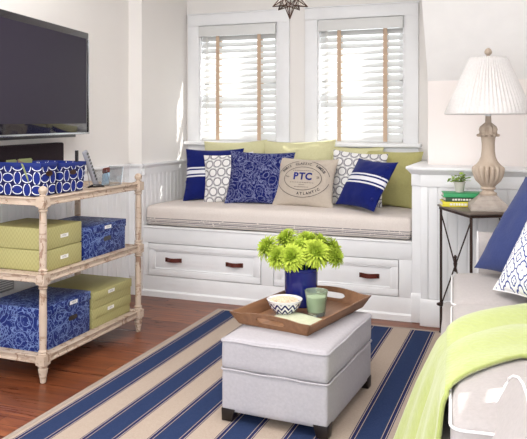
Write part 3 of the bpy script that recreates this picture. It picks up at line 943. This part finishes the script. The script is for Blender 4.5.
# local: y along the screen (far end at y=0), x out of the screen
TWd, THt = 1.10, .600
MB().box(-.045, 0, -TWd, 0, 0, THt).build('tv_case', 'gloss_black', tv, bevel=.006, seg=3)
MB().box(0.0, .0012, -TWd + .03, -.034, .062, THt - .038).build('screen', 'screen', tv)
w = MB()
w.box(.0, .006, -TWd, 0, .0, .012); w.box(.0, .004, -.006, 0, .012, THt * .93)
w.build('chrome_strip', 'chrome', tv, bevel=.002)
MB().box(-.030, -.004, -TWd * .95, -.16, -.014, .001).build('lower_speaker', 'black_plastic', tv, bevel=.002)
w = MB(); w.box(-.13, -.045, -.62, -.48, .25, .37); w.build('wall_mount', 'iron', tv)
sb = thing('soundbar', (-2.525, 3.385, .955), 'dark narrow soundbar fixed to the wall below the television', 'speaker', R(8))
MB().box(-.035, .02, -.9, 0, 0, .122).build('soundbar_grille', 'speaker_cloth', sb, bevel=.010, seg=3)
MB().box(-.075, -.035, -.5, -.4, .03, .09).build('wall_bracket', 'black_plastic', sb)

# ------------------------------------------------------------------ star pendant
t = thing('star_pendant', (-1.075, 3.20, 1.786), 'small bronze and glass star pendant hanging near the ceiling', 'pendant lamp')
phi = (1 + 5 ** .5) / 2; RR = .098
tips = [Vector((0, 0, -1)), Vector((0, 0, 1))]
for k in range(5):
    a = R(72 * k + 4)
    tips.append(Vector((math.cos(a) * .8944, math.sin(a) * .8944, -.4472)))
    a += R(36); tips.append(Vector((math.cos(a) * .8944, math.sin(a) * .8944, .4472)))
def near(v, L, n): return sorted(L, key=lambda q: (q - v).length)[1:n + 1]
faces = []
import itertools
tri = []
for a, b, c in itertools.combinations(range(12), 3):
    if all(abs((tips[i] - tips[j]).length - 1.0515) < .02 for i, j in ((a, b), (b, c), (a, c))): tri.append((a, b, c))
core = [((tips[a] + tips[b] + tips[c]).normalized() * .44, {a, b, c}) for a, b, c in tri]
w = MB(); g = MB()
for i, tp in enumerate(tips):
    cs = [c for c, s_ in core if i in s_]
    for c in cs: w.tube([tp * RR, c * RR], .0023, 6)
    ax = tp.normalized(); e1 = (cs[0] - ax * cs[0].dot(ax)).normalized(); e2 = ax.cross(e1)
    cs.sort(key=lambda c: math.atan2(c.dot(e2), c.dot(e1)))
    for k in range(5):
        a, b = cs[k], cs[(k + 1) % 5]
        g.bm.faces.new([g.bm.verts.new(p * RR * .985) for p in (tp, a, b)])
for (a, sa), (b, sb_) in itertools.combinations(core, 2):
    if len(sa & sb_) == 2: w.tube([a * RR, b * RR], .0023, 6)
w.build('star_frame', 'bronze', t, smooth=True)
g.build('star_glass', 'lantern_glass', t)
w = MB()
z = RR
k = 0
while z < ZC - 1.786 - .03:
    pts = [(math.cos(q * PI / 4) * (.006 if k % 2 else 0), math.cos(q * PI / 4) * (0 if k % 2 else .006), z + .009 + math.sin(q * PI / 4) * .012) for q in range(8)]
    w.tube(pts, .0014, 5, closed=True); z += .019; k += 1
w.build('chain', 'bronze', t, smooth=True)
MB().lathe([(.05, ZC - 1.786 - .03), (.055, ZC - 1.786 - .012), (.055, ZC - 1.786 - .002)], 20).build('ceiling_rose', 'bronze', t, smooth=True)
MB().sphere(.018, (0, 0, 0), seg=12).build('bulb', 'white_ceramic', t, smooth=True)

# ------------------------------------------------------------------ ottoman
ot = thing('storage_ottoman', (-.908, 2.850, 0.0105), 'pale grey upholstered storage ottoman with dark wooden legs on the rug', 'ottoman', R(-3.5))
OW, OD = .450, .605
ZO = .328
c = cushion_bm(OW, OD, .124, r=.020, crown=.012, nx=24, ny=28, wob=.003, seed=3).build('lid_cushion', 'ottoman_linen', ot, smooth=True, ang=80); c.location = (0, 0, ZO - .124)
c = cushion_bm(OW - .006, OD - .006, .166, r=.010, crown=.0, nx=24, ny=28, wob=.0015, seed=5, top_only=True).build('ottoman_body', 'ottoman_linen', ot, smooth=True, ang=80); c.location = (0, 0, .038)
def loop(w_, d_, z, r=.018, n=5):
    pts = []
    for (sx_, sy_, a0) in ((1, -1, -90), (1, 1, 0), (-1, 1, 90), (-1, -1, 180)):
        for i in range(n + 1):
            a = R(a0 + 90 * i / n); pts.append((sx_ * (w_ / 2 - r) + r * math.cos(a), sy_ * (d_ / 2 - r) + r * math.sin(a), z))
        # straight run
    out = []
    for i in range(len(pts)):
        p, q = Vector(pts[i]), Vector(pts[(i + 1) % len(pts)])
        out.append(p)
        L = (q - p).length
        if L > .1:
            for k in range(1, 10): 
                m_ = p.lerp(q, k / 10); m_.z += .002 * math.sin(k * 1.3); out.append(m_)
    return out
MB().tube(loop(OW + .002, OD + .002, ZO - .010), .0042, 6, closed=True).build('top_piping', 'ottoman_linen', ot, smooth=True)
MB().tube(loop(OW + .002, OD + .002, ZO - .122), .0042, 6, closed=True).build('seam_piping', 'ottoman_linen', ot, smooth=True)
for a in (-1, 1):
    for b in (-1, 1):
        x, y = a * (OW / 2 - .032), b * (OD / 2 - .032)
        q, s_ = .030, .022
        dx, dy = a * .007, b * .007
        MB().hexa([(x + dx - s_, y + dy - s_, 0), (x + dx + s_, y + dy - s_, 0), (x + dx + s_, y + dy + s_, 0), (x + dx - s_, y + dy + s_, 0)],
                  [(x - q, y - q, .05), (x + q, y - q, .05), (x + q, y + q, .05), (x - q, y + q, .05)]).build('leg', 'dark_wood', ot, bevel=.002)

# ------------------------------------------------------------------ tray and what stands on it
ZTR = ZO + .0105 + .010
TC = (-.930, 2.958); TRZ = R(-12)
tr = thing('serving_tray', (*TC, ZTR), 'brown wooden serving tray with cut-out handles on the ottoman', 'tray', TRZ)
a, b = .165, .258    # base half sizes
fl, hh, tk = .030, .052, .009
MB().box(-a, a, -b, b, 0, .008).build('tray_base', 'tray_wood', tr, bevel=.002)
# long sides
for s_ in (-1, 1):
    w = MB()
    x0, x1 = s_ * a, s_ * (a + fl)
    w.hexa([(x0, -b, 0), (x0, b, 0), (x0 - s_ * tk, b, 0), (x0 - s_ * tk, -b, 0)],
           [(x1, -b - fl, hh), (x1, b + fl, hh), (x1 - s_ * tk, b + fl, hh), (x1 - s_ * tk, -b - fl, hh)])
    w.build('tray_side', 'tray_wood', tr, bevel=.0015)
# ends with raised middle and a slot
def end_board(s_):
    w = MB(); n = 24
    def P(u, z, off):   # u in -1..1 across, z height, off thickness
        x = u * (a + fl * z / hh); y = s_ * (b + fl * z / hh) - s_ * off
        return (x, y, z)
    def topz(u): return hh + .014 * max(0, 1 - (u / .72) ** 2) ** 1.0 if abs(u) < .72 else hh
    def hole(u):
        h_ = .36
        if abs(u) >= h_: return None
        q = .0125 * max(0, 1 - (abs(u) / h_) ** 6) ** .5
        return (.033 - q, .033 + q)
    us = [-1 + 2 * i / (n * 2) for i in range(n * 2 + 1)]
    for i in range(len(us) - 1):
        u0, u1 = us[i], us[i + 1]
        h0, h1 = hole(u0), hole(u1)
        def strip(z00, z01, z10, z11):
            w.hexa([P(u0, z00, 0), P(u1, z10, 0), P(u1, z10, tk), P(u0, z00, tk)], [P(u0, z01, 0), P(u1, z11, 0), P(u1, z11, tk), P(u0, z01, tk)])
        if h0 is None and h1 is None: strip(0, topz(u0), 0, topz(u1))
        else:
            h0 = h0 or (.033, .033); h1 = h1 or (.033, .033)
            strip(0, h0[0], 0, h1[0]); strip(h0[1], topz(u0), h1[1], topz(u1))
    bm = w.bm; bmesh.ops.remove_doubles(bm, verts=bm.verts, dist=1e-5)
    # drop the doubled inner walls
    seen = {}
    for f in list(bm.faces):
        k_ = tuple(sorted(v.index for v in f.verts)); 
    w.build('tray_handle_end', 'tray_wood', tr)
end_board(-1); end_board(1)
ZI = ZTR + .0085
# vase
vs = thing('flower_vase', (-.985, 3.095, ZI), 'glossy navy blue cylinder vase of green flowers on the tray', 'vase')
MB().lathe([(.0, 0), (.070, 0), (.074, .004), (.075, .02), (.076, .135), (.077, .158), (.081, .162), (.081, .170), (.077, .174), (.073, .170), (.072, .15), (.070, .02), (.0, .018)], 40).build('vase_body', 'navy_glaze', vs, smooth=True)
# bowl
bw = thing('snack_bowl', (-1.000, 2.905, ZI), 'small white bowl with blue leaf print on the tray', 'bowl')
MB().lathe([(.0, 0), (.036, 0), (.038, .005), (.036, .008), (.052, .020), (.066, .040), (.076, .066), (.078, .069), (.076, .070), (.073, .067), (.063, .042), (.048, .022), (.0, .013)], 44).build('bowl_body', 'bowl_print', bw, smooth=True)
w = MB(); random.seed(5)
for i in range(240):
    a_ = random.random() * 2 * PI; r_ = .066 * math.sqrt(random.random())
    z_ = .054 + .016 * (1 - (r_ / .068) ** 2) + random.uniform(-.004, .003)
    w.ico(random.uniform(.005, .009), (r_ * math.cos(a_), r_ * math.sin(a_), z_), 1)
pc = w.build('popcorn', 'popcorn', smooth=True); pc.location = (-1.000, 2.905, ZI)
tag(pc, 'heap of pale popcorn filling the blue and white bowl', 'popcorn', kind='stuff')
# green glass
gl = thing('glass_tumbler', (-.868, 2.945, ZI), 'pale green glass tumbler candle right of the bowl on the tray', 'glass')
MB().lathe([(.0, 0), (.036, 0), (.038, .004), (.040, .014), (.043, .05), (.047, .09), (.050, .104), (.051, .108), (.0475, .108), (.045, .092), (.041, .05), (.037, .018), (.0, .014)], 36,
           flute=lambda k, a: 1 + .02 * math.cos(9 * a + k)).build('glass_wall', 'green_glass', gl, smooth=True)
MB().lathe([(.0, .0145), (.036, .0185), (.040, .05), (.0435, .082), (.0, .084)], 30).build('candle', 'candle_wax', gl, smooth=True)
# napkin
w = MB(); n = 18
def nap(u, v):
    x = -.10 + .20 * u; y = -.065 + .13 * v
    return (x, y, .003 + .006 * abs(math.sin(u * 7 + v * 3)) * (1 - v) + .004 * v * (1 + math.sin(u * 5)))
g_ = [[w.bm.verts.new(nap(i / n, j / n)) for j in range(n + 1)] for i in range(n + 1)]
for i in range(n):
    for j in range(n): w.bm.faces.new([g_[i][j], g_[i + 1][j], g_[i + 1][j + 1], g_[i][j + 1]])
o = w.build('napkin', 'napkin_cloth', smooth=True, solid=.004); o.location = (-.918, 2.835, ZI + .001); o.rotation_euler = (0, 0, R(-14))
tag(o, 'folded green striped napkin in front of the bowl on the tray', 'napkin')

# chrysanthemums
def bloom_mesh(seed, r):
    random.seed(seed); w = MB()
    layers = [(.10, 10, .45), (.35, 16, .62), (.65, 22, .80), (.95, 26, .94), (1.25, 28, 1.0), (1.55, 28, 1.0), (1.85, 24, .95), (2.15, 18, .80)]
    for (pol, cnt, ln) in layers:
        for k in range(cnt):
            az = 2 * PI * (k + random.uniform(-.3, .3)) / cnt + pol; p_ = pol + random.uniform(-.10, .10); L = r * ln * random.uniform(.88, 1.08)
            d = Vector((math.sin(p_) * math.cos(az), math.sin(p_) * math.sin(az), math.cos(p_)))
            side = d.cross(Vector((0, 0, 1)));
            if side.length < .05: side = Vector((1, 0, 0))
            side.normalize(); nrm = side.cross(d)
            wd = r * .068
            prev = None
            for j, (t, ww, cu) in enumerate(((.15, .6, 0), (.45, 1.0, .02), (.75, 1.1, .02), (.95, .75, -.04), (1.04, .15, -.12))):
                c_ = d * (L * t) + Vector((0, 0, 1)) * (cu * r) * (1 if pol > .9 else -.2) 
                q = [w.bm.verts.new(c_ - side * wd * ww + nrm * wd * .35), w.bm.verts.new(c_), w.bm.verts.new(c_ + side * wd * ww + nrm * wd * .35)]
                if prev:
                    w.bm.faces.new([prev[0], prev[1], q[1], q[0]]); w.bm.faces.new([prev[1], prev[2], q[2], q[1]])
                prev = q
    w.ico(r * .38, (0, 0, -.02 * r), 2)
    return w
vx, vy = -.985, 3.095
blooms = [ # dx, dy, dz above rim, radius, label
    (-.150, .00, .075, .055, 'green chrysanthemum at the far left of the vase'),
    (-.105, -.06, .035, .050, 'green chrysanthemum low on the left of the vase'),
    (-.065, .03, .112, .053, 'green chrysanthemum at the upper left of the bunch'),
    (-.045, -.085, .040, .056, 'green chrysanthemum low over the left rim of the vase'),
    (.030, .02, .105, .052, 'green chrysanthemum at the top middle of the bunch'),
    (.060, -.055, .055, .064, 'large green chrysanthemum facing front over the right of the rim'),
    (.085, .04, .095, .048, 'green chrysanthemum at the upper right of the bunch'),
    (.140, .02, .065, .052, 'green chrysanthemum at the far right of the vase'),
    (.150, -.03, .030, .044, 'smaller green chrysanthemum drooping below the rightmost one'),
    (-.005, -.02, .075, .050, 'green chrysanthemum in the centre of the bunch'),
]
c20, s20 = math.cos(R(20.7)), math.sin(R(20.7))
for i, (dx, dy, dz, r, lab) in enumerate(blooms):
    x = vx + dx * c20 - dy * s20; y = vy + dx * s20 + dy * c20
    r *= 1.16; dx, dy, dz = dx * .95, dy * .95, dz * .80 + .014
    t = thing('chrysanthemum', (x, y, ZI + .182 + dz * 1.06), lab, 'flower', group='green chrysanthemums in the navy vase')
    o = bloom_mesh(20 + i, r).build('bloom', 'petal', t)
    tilt = Vector((x - vx, y - vy - .05, .10)).normalized()
    o.rotation_mode = 'QUATERNION'; o.rotation_quaternion = tilt.to_track_quat('Z', 'Y')
    p0 = Vector((0, 0, -r * .2)); p3 = Vector((vx - x, vy - y, -.12 - dz)) * 1.0
    p3.x *= .85; p3.y *= .85; p3.z = -.20 - dz
    p1 = Vector((p3.x * .75, p3.y * .75, -dz * .9 - .01))
    MB().tube([p0, p1, p3], .0028, 6).build('stem', 'stem', t, smooth=True)

# ------------------------------------------------------------------ side table, with lamp, books, plant
a30 = math.atan2(.131, .228)
TL = Vector((-.506, 4.077)); TN = Vector((-.287, 3.721))
ex = Vector((math.cos(a30), math.sin(a30))); ey = (TL - TN).normalized()
tb = thing('side_table', (TN.x, TN.y, 0), 'dark iron side table with crossed braces beside the sofa, under the lamp', 'table', a30)
TWx = .37; TDy = .41
ZTB = .73
MB().box(0, TWx, 0, TDy, ZTB - .012, ZTB).build('table_top', 'table_top', tb, bevel=.003)
w = MB(); w.box(.008, TWx - .008, .008, TDy - .008, ZTB - .026, ZTB - .012); w.build('apron', 'iron', tb)
lg = [(.016, .016), (TWx - .016, .016), (.016, TDy - .016), (TWx - .016, TDy - .016)]
for (x, y) in lg:
    w = MB(); w.tube([(x, y, ZTB - .02), (x, y, .02)], .0078, 8); w.sphere(.011, (x, y, .011), seg=10)
    w.build('leg', 'iron', tb, smooth=True)
def brace(p, q):
    w = MB(); zt, zb = ZTB - .03, .17
    P, Q = Vector((*p, 0)), Vector((*q, 0))
    off = (Q - P).normalized().cross(Vector((0, 0, 1))) * .004
    w.tube([P + Vector((0, 0, zt)) + off, Q + Vector((0, 0, zb)) + off], .0042, 6)
    w.tube([Q + Vector((0, 0, zt)) - off, P + Vector((0, 0, zb)) - off], .0042, 6)
    m_ = (P + Q) / 2 + Vector((0, 0, (zt + zb) / 2))
    w.lathe([(.004, -.045), (.010, -.035), (.006, -.025), (.011, 0), (.006, .025), (.010, .035), (.004, .045)], 10, m_.x, m_.y, m_.z)
    for c_ in (P, Q): w.lathe([(.004, -.016), (.024, -.006), (.024, .002), (.004, .012)], 12, c_.x, c_.y, zb)
    w.build('cross_brace', 'iron', tb, smooth=True)
brace(lg[0], lg[2]); brace(lg[1], lg[3])
w = MB(); w.tube([(lg[1][0], lg[1][1], .60), (lg[3][0], lg[3][1], .60)], .005, 6); w.build('stretcher', 'iron', tb, smooth=True)

LC = (-.207, 3.912)
lp = thing('table_lamp', (*LC, ZTB + .0005), 'carved pale wood baluster lamp with white pleated shade on the side table', 'lamp', R(9))
q = .097
w = MB()
w.box(-q, q, -q, q, 0, .026)
prs = [(.098, .026), (.090, .034), (.064, .056), (.048, .072), (.044, .078)]
for i in range(len(prs) - 1):
    (r0, z0), (r1, z1) = prs[i], prs[i + 1]
    w.hexa([(-r0, -r0, z0), (r0, -r0, z0), (r0, r0, z0), (-r0, r0, z0)], [(-r1, -r1, z1), (r1, -r1, z1), (r1, r1, z1), (-r1, r1, z1)])
w.build('lamp_plinth', 'lamp_plinth', lp, bevel=.002)
def fl_(k, a):
    return (.78 + .25 * abs(math.sin(8 * a)) ** .5) if 9 <= k <= 13 else 1
prof = [(.040, .078), (.044, .084), (.044, .090), (.032, .096), (.028, .106), (.040, .112), (.038, .118), (.034, .122),
        (.044, .134), (.062, .152), (.074, .176), (.080, .200), (.082, .216), (.079, .226), (.070, .234),
        (.060, .242), (.048, .258), (.038, .280), (.034, .310), (.033, .350), (.036, .380), (.040, .388), (.036, .392)]
MB().lathe(prof, 128, flute=fl_).build('lamp_baluster', 'lamp_wood', lp, smooth=True, ang=50)
w = MB()
w.lathe([(.040, .392), (.050, .396), (.047, .402), (.040, .412), (.043, .425), (.038, .440), (.026, .454), (.016, .462), (.014, .500)], 40, flute=lambda k, a: 1 + (.12 * math.cos(10 * a) if k in (1, 3, 4, 5) else 0))
for k in range(12):
    a_ = 2 * PI * k / 12; w.sphere(.009, (math.cos(a_) * .051, math.sin(a_) * .051, .394), sz=.9, seg=8)
w.build('leaf_cap', 'lamp_wood', lp, smooth=True)
# shade: finely pleated cone
zb_, zt_ = .505, .805; rb, rt = .222, .090
w = MB(); n = 180
rows = []
for j, z in enumerate((zb_, zb_ + .012, .62, .74, zt_ - .010, zt_)):
    f = (z - zb_) / (zt_ - zb_); r_ = rb + (rt - rb) * f
    rows.append([w.bm.verts.new(((r_ + (.0065 if (i % 3 == 0) else -.0022) * (0 if j in (0, 5) else 1)) * math.cos(2 * PI * i / n), (r_ + (.0065 if (i % 3 == 0) else -.0022) * (0 if j in (0, 5) else 1)) * math.sin(2 * PI * i / n), z)) for i in range(n)])
for j in range(5):
    for i in range(n): w.bm.faces.new([rows[j][i], rows[j][(i + 1) % n], rows[j + 1][(i + 1) % n], rows[j + 1][i]])
sh = w.build('lamp_shade', 'shade_cloth' if 'shade_cloth' in M else 'shade_fabric', lp, smooth=True, solid=.0015, ang=80)
MB().tube([(rb * math.cos(2 * PI * i / 60), rb * math.sin(2 * PI * i / 60), zb_ + .003) for i in range(60)], .003, 6, closed=True).build('shade_trim', 'shade_fabric', sh, smooth=True)
w = MB()
w.tube([(rt * math.cos(2 * PI * i / 40), rt * math.sin(2 * PI * i / 40), zt_ - .003) for i in range(40)], .003, 6, closed=True)
w.build('shade_trim', 'shade_fabric', sh, smooth=True)
w = MB()
for k in range(3):
    a_ = 2 * PI * k / 3; w.tube([(0, 0, zt_ + .004), (rt * math.cos(a_), rt * math.sin(a_), zt_ - .003)], .0016, 6)
w.tube([(0, 0, .49), (.045, 0, .56), (.05, 0, .66), (.02, 0, .78), (0, 0, zt_ + .004)], .002, 6)
w.tube([(0, 0, .49), (-.045, 0, .56), (-.05, 0, .66), (-.02, 0, .78), (0, 0, zt_ + .004)], .002, 6)
w.build('harp', 'bronze', lp, smooth=True)
MB().lathe([(.014, .49), (.016, .52), (.026, .56), (.030, .60), (.022, .64), (.0, .655)], 20).build('bulb', 'white_ceramic', lp, smooth=True)
MB().lathe([(.005, zt_ + .004), (.012, zt_ + .006), (.008, zt_ + .012), (.016, zt_ + .020), (.019, zt_ + .030), (.014, zt_ + .043), (.006, zt_ + .050), (.0, zt_ + .052)], 20, flute=lambda k, a: 1 + .06 * math.cos(8 * a)).build('finial', 'lamp_wood', lp, smooth=True)

def book(loc, rz, L, Wd, T, mat, lab, title=None):
    t = thing('book', loc, lab, 'book', rz, 'books stacked on the side table')
    w = MB(); w.box(-L / 2, L / 2, -Wd / 2, Wd / 2, 0, .003); w.box(-L / 2, L / 2, -Wd / 2, Wd / 2, T - .003, T); w.box(-L / 2, L / 2, -Wd / 2, -Wd / 2 + .003, 0, T)
    w.build('book_cover', mat, t, bevel=.001)
    MB().box(-L / 2 + .004, L / 2 - .004, -Wd / 2 + .003, Wd / 2 - .004, .003, T - .003).build('book_pages', 'paper', t)
    if title:
        w = MB(); random.seed(len(lab)); x = -L * .32
        while x < L * .3:
            d_ = random.uniform(.006, .014); w.box(x, x + d_, -Wd / 2 - .0006, -Wd / 2, T * .28, T * .72); x += d_ + .004
        w.build('spine_print', title, t)
    return t
BCt = (-.366, 4.040)
book((BCt[0] + .010, BCt[1], ZTB + .0008), R(14), .22, .125, .028, 'book_yellow', 'yellow book at the bottom of the stack on the side table', 'paper')
book((BCt[0] + .012, BCt[1] + .004, ZTB + .0292), R(18), .20, .120, .022, 'book_dark', 'dark green book with white print in the middle of the stack', 'paper')
book((BCt[0] + .020, BCt[1] + .002, ZTB + .0516), R(12), .225, .125, .024, 'book_green', 'bright green book on top of the stack, under the potted plant')
pp = thing('potted_plant', (-.365, 4.035, ZTB + .0762), 'small leafy green plant in a pale grey pot on the books', 'plant')
MB().lathe([(.0, 0), (.020, 0), (.022, .003), (.030, .050), (.033, .052), (.033, .058), (.029, .058), (.026, .045), (.0, .044)], 28).build('plant_pot', 'stone_pot', pp, smooth=True)
MB().lathe([(.0, .0455), (.0262, .0455), (.0262, .048), (.0, .049)], 20).build('soil', 'soil', pp)
w = MB(); st_ = MB(); random.seed(11)
for i in range(46):
    az = random.random() * 2 * PI; el = random.uniform(.15, 1.3); L = random.uniform(.03, .072)
    d = Vector((math.cos(az) * math.cos(el), math.sin(az) * math.cos(el), math.sin(el) * .85))
    p = Vector((0, 0, .05)) + d * L
    st_.tube([(0, 0, .046), (p * .5 + Vector((0, 0, .03))), p], .0011, 5)
    s_ = random.uniform(.008, .014); tilt = Matrix.Rotation(random.uniform(0, 2 * PI), 3, 'Z') @ Matrix.Rotation(random.uniform(-.9, .9), 3, 'X')
    ring_ = [w.bm.verts.new(p + tilt @ Vector((s_ * math.cos(2 * PI * k / 8), s_ * .85 * math.sin(2 * PI * k / 8), s_ * .15 * math.cos(4 * PI * k / 8)))) for k in range(8)]
    c_ = w.bm.verts.new(p - tilt @ Vector((0, 0, s_ * .15)))
    for k in range(8): w.bm.faces.new([c_, ring_[k], ring_[(k + 1) % 8]])
w.build('leaves', 'leaf', pp); st_.build('stems', 'stem', pp)

# ------------------------------------------------------------------ sofa (local: y along the sofa, x towards its back)
SRZ = math.atan2(.0976, .995)
so = thing('sofa', (-.177, 1.715, 0), 'light linen upholstered sofa along the right wall', 'sofa', SRZ)
SW = .585
ZSC = .335; TSC = .150
# base
cushion_bm(.90, 1.86, .31, r=.015, crown=0, nx=16, ny=30, wob=.003, seed=9).build('sofa_base', 'sofa_linen', so, smooth=True, ang=80).location = (.405, .86, .02)
for i in range(3):
    y0 = i * SW
    end = i in (0, 2)
    x0 = 0.0
    c = cushion_bm(.66, SW - .006, TSC, r=.034, crown=.024, nx=22, ny=20, wob=.004, seed=20 + i).build('seat_cushion', 'sofa_linen', so, smooth=True, ang=80)
    c.location = (x0 + .33, y0 + SW / 2, ZSC - .002)
    def cl(xa, xb, ya, yb, z, r=.034):
        pts = []
        for (cx_, cy_, a0) in ((xb - r, ya + r, -90), (xb - r, yb - r, 0), (xa + r, yb - r, 90), (xa + r, ya + r, 180)):
            for k in range(6):
                a_ = R(a0 + 18 * k); pts.append((cx_ + r * math.cos(a_), cy_ + r * math.sin(a_), z))
        return pts
    L_ = cl(-.33, .33, -SW / 2 + .003, SW / 2 - .003, TSC - .014)
    MB().tube(L_, .0036, 6, closed=True).build('piping', 'white_piping', c, smooth=True)
# arms: near and far, behind the front corners of the end cushions
def arm(y0, y1, zt, nm_seed, x0=.12, flare=0.0, sgn=-1):
    w = MB(); n = 10
    # profile in y-z with a rolled top
    poly = [(y0, .02), (y1, .02), (y1, zt - .05)]
    cy_, r_ = (y0 + y1) / 2, (y1 - y0) / 2 + .012
    for k in range(n + 1):
        a_ = R(-10 + 200 * k / n); poly.append((cy_ + r_ * math.cos(a_), zt - .055 + .055 * math.sin(a_)))
    bot = [(x0 - flare * max(0, 1 - (p[1] / zt)), p[0], p[1]) for p in poly]; top = [(.88, p[0], p[1]) for p in poly]
    w.hexa(bot, top)
    o = w.build('arm', 'sofa_linen', so, bevel=.012, seg=3)
    pts = [(x0 - .001 - flare * max(0, 1 - (p[1] / zt)), p[0], p[1]) for p in poly[1:]] + [(x0 - flare - .001, y0, .02)]
    MB().tube(pts, .0036, 6).build('piping', 'white_piping', o, smooth=True)
arm(-.30, .13, .60, 1, x0=.165, flare=.30)
arm(3 * SW + .005, 3 * SW + .15, .665, 2, x0=.12)
w = cushion_bm(.20, 1.86, .50, r=.05, crown=.01, nx=10, ny=30, wob=.004, seed=33).build('backrest', 'sofa_linen', so, smooth=True, ang=80); w.location = (.80, .86, .34)
for i in range(3):
    c = cushion_bm(.17, SW - .01, .36, r=.06, crown=.03, nx=12, ny=20, wob=.006, seed=40 + i).build('back_cushion', 'sofa_linen', so, smooth=True, ang=80)
    c.location = (.60, i * SW + SW / 2, ZSC + TSC + .01); c.rotation_euler = (0, R(10), 0)
def soloc(s_, t_, z): # sofa-local to world
    c_, n_ = math.cos(SRZ), math.sin(SRZ)
    return Vector((-.177 + t_ * c_ - s_ * n_, 1.715 + t_ * n_ + s_ * c_, z))
# pillows leaning on the sofa
def lean_mat(center, lean, yaw, roll): 
    return Matrix.Translation(center) @ Matrix.Rotation(R(yaw), 4, 'Z') @ Matrix.Rotation(R(90 - lean), 4, 'X') @ Matrix.Rotation(R(roll), 4, 'Z')
c = Vector((.031, 3.251, .735))
o, e = pillow('throw_pillow', 'blue_linen', .50, .50, .15, c, 35, -50, 0, seed=31, wr=.004)
tag(o, 'plain denim blue pillow at the far end of the sofa, behind the lattice pillow', 'pillow')
c = Vector((.090, 2.870, .722))
o, e = pillow('throw_pillow', 'lattice_print', .48, .46, .14, c, 31, -57, 2, seed=32, wr=.003)
tag(o, 'white pillow with blue lattice print leaning on the sofa', 'pillow'); piping(o, e, 'white_piping', .003)

# ------------------------------------------------------------------ throw blanket
def throw():
    w = MB(); nu, nv = 64, 84
    top = ZSC + TSC + .016
    def P(u, v):
        # u: 0 far edge .. 1 near edge ; v: 0 back .. 1 hem
        Lf = .62    # run on top of the seat
        Lh = .42    # hanging length
        d = v * (Lf + Lh)
        def far_s(t): return .80 + .32 * (min(t, .28) / .28) ** .7 + max(0, t - .28) * .35
        def near_s(t): return .215 + .25 * (min(t, .2) / .2) ** .8 + max(0, t - .2) * .12
        if d < Lf:
            x = Lf - d
            s0, s1 = far_s(x), near_s(x)
            s_ = s0 + (s1 - s0) * u
            z = top + .006 + .016 * math.sin(PI * min(1, u / .42)) * (1 if u < .42 else 0) + (.010 * math.sin(PI * (u - .42) / .58) if u >= .42 else 0)
            z += .004 * math.sin(15 * u - 5 * x) + .003 * noise.noise(Vector((u * 5, x * 9, 1)))
            edge = math.exp(-x / .035)
            z -= .026 * edge
            return Vector((x - .010 * edge, s_, z))
        h = (d - Lf) / Lh
        s0 = .80 - .02 * h; s1 = .215 - .03 * h
        s_ = s0 + (s1 - s0) * u
        z = top - .020 - h * Lh * .98
        far = (1 - u)
        out = .016 + (.165 * h ** .85) * (far ** .8 * .85 + .15)
        out += (.012 * math.sin(13 * u + .8 * h) + .006 * math.sin(27 * u + 1.5)) * min(1, h * 2.2)
        rnd_ = math.sin(min(1, h / .12) * PI / 2)
        return Vector((-out * (.3 + .7 * rnd_), s_, max(z, .03) + .004 * math.sin(9 * u)))
    g_ = [[w.bm.verts.new(P(i / nu, j / nv)) for j in range(nv + 1)] for i in range(nu + 1)]
    for i in range(nu):
        for j in range(nv): w.bm.faces.new([g_[i][j], g_[i + 1][j], g_[i + 1][j + 1], g_[i][j + 1]])
    o = w.build('throw_blanket', 'throw_fleece', smooth=True, solid=.012, ang=80)
    o.location = (-.177, 1.715, 0); o.rotation_euler = (0, 0, SRZ)
    tag(o, 'lime green fleece throw draped over the front of the sofa seat', 'blanket')
throw()

w = MB(); fx, fy, fh = -1.3, 2.0, 1.1  # added frame out of view, made only to surround the ceiling fill light
for (a_, b_, c_, d_) in ((fx - fh - .05, fx + fh + .05, fy - fh - .05, fy - fh), (fx - fh - .05, fx + fh + .05, fy + fh, fy + fh + .05), (fx - fh - .05, fx - fh, fy - fh, fy + fh), (fx + fh, fx + fh + .05, fy - fh, fy + fh)):
    w.box(a_, b_, c_, d_, ZC - .07, ZC)
trim(w)
# ------------------------------------------------------------------ light, camera
wd = bpy.data.worlds.new('sky'); scene.world = wd; wd.use_nodes = True
bg = wd.node_tree.nodes['Background']; bg.inputs[0].default_value = (0.94, 0.97, 1.0, 1); bg.inputs[1].default_value = 1.7
sun = bpy.data.lights.new('sun', 'SUN'); sun.energy = 8; sun.angle = R(.6); sun.color = (1, .96, .90)
so_ = bpy.data.objects.new('sun', sun); COL.objects.link(so_)
S = Vector((.74, .27, .60)).normalized()
so_.rotation_mode = 'QUATERNION'; so_.rotation_quaternion = S.to_track_quat('Z', 'Y')
# rectangular area light, used for the added ceiling fill
def area(name, loc, rot, sx_, sy_, e, c=(1, 1, 1)):
    l = bpy.data.lights.new(name, 'AREA'); l.shape = 'RECTANGLE'; l.size = sx_; l.size_y = sy_; l.energy = e; l.color = c
    o = bpy.data.objects.new(name, l); COL.objects.link(o); o.location = loc; o.rotation_euler = rot; return o

area('ceiling_fill', (-1.3, 2.0, ZC - .06), (0, 0, 0), 2.2, 2.2, 26, (1, .97, .94))  # added soft fill under the unseen ceiling, brightens the whole room
cam = bpy.data.cameras.new('cam'); cam.sensor_width = 36; cam.lens = 705 / 527 * 36; cam.shift_y = -98.5 / 527
cam.clip_start = .05
co = bpy.data.objects.new('camera', cam); COL.objects.link(co)
co.location = (0, 0, 1.2); co.rotation_euler = (R(90), 0, R(20.707))
scene.camera = co
scene.view_settings.view_transform = 'Standard'; scene.view_settings.look = 'None'
scene.view_settings.exposure = 1.02; scene.view_settings.gamma = 1; scene.view_settings.use_curve_mapping = False
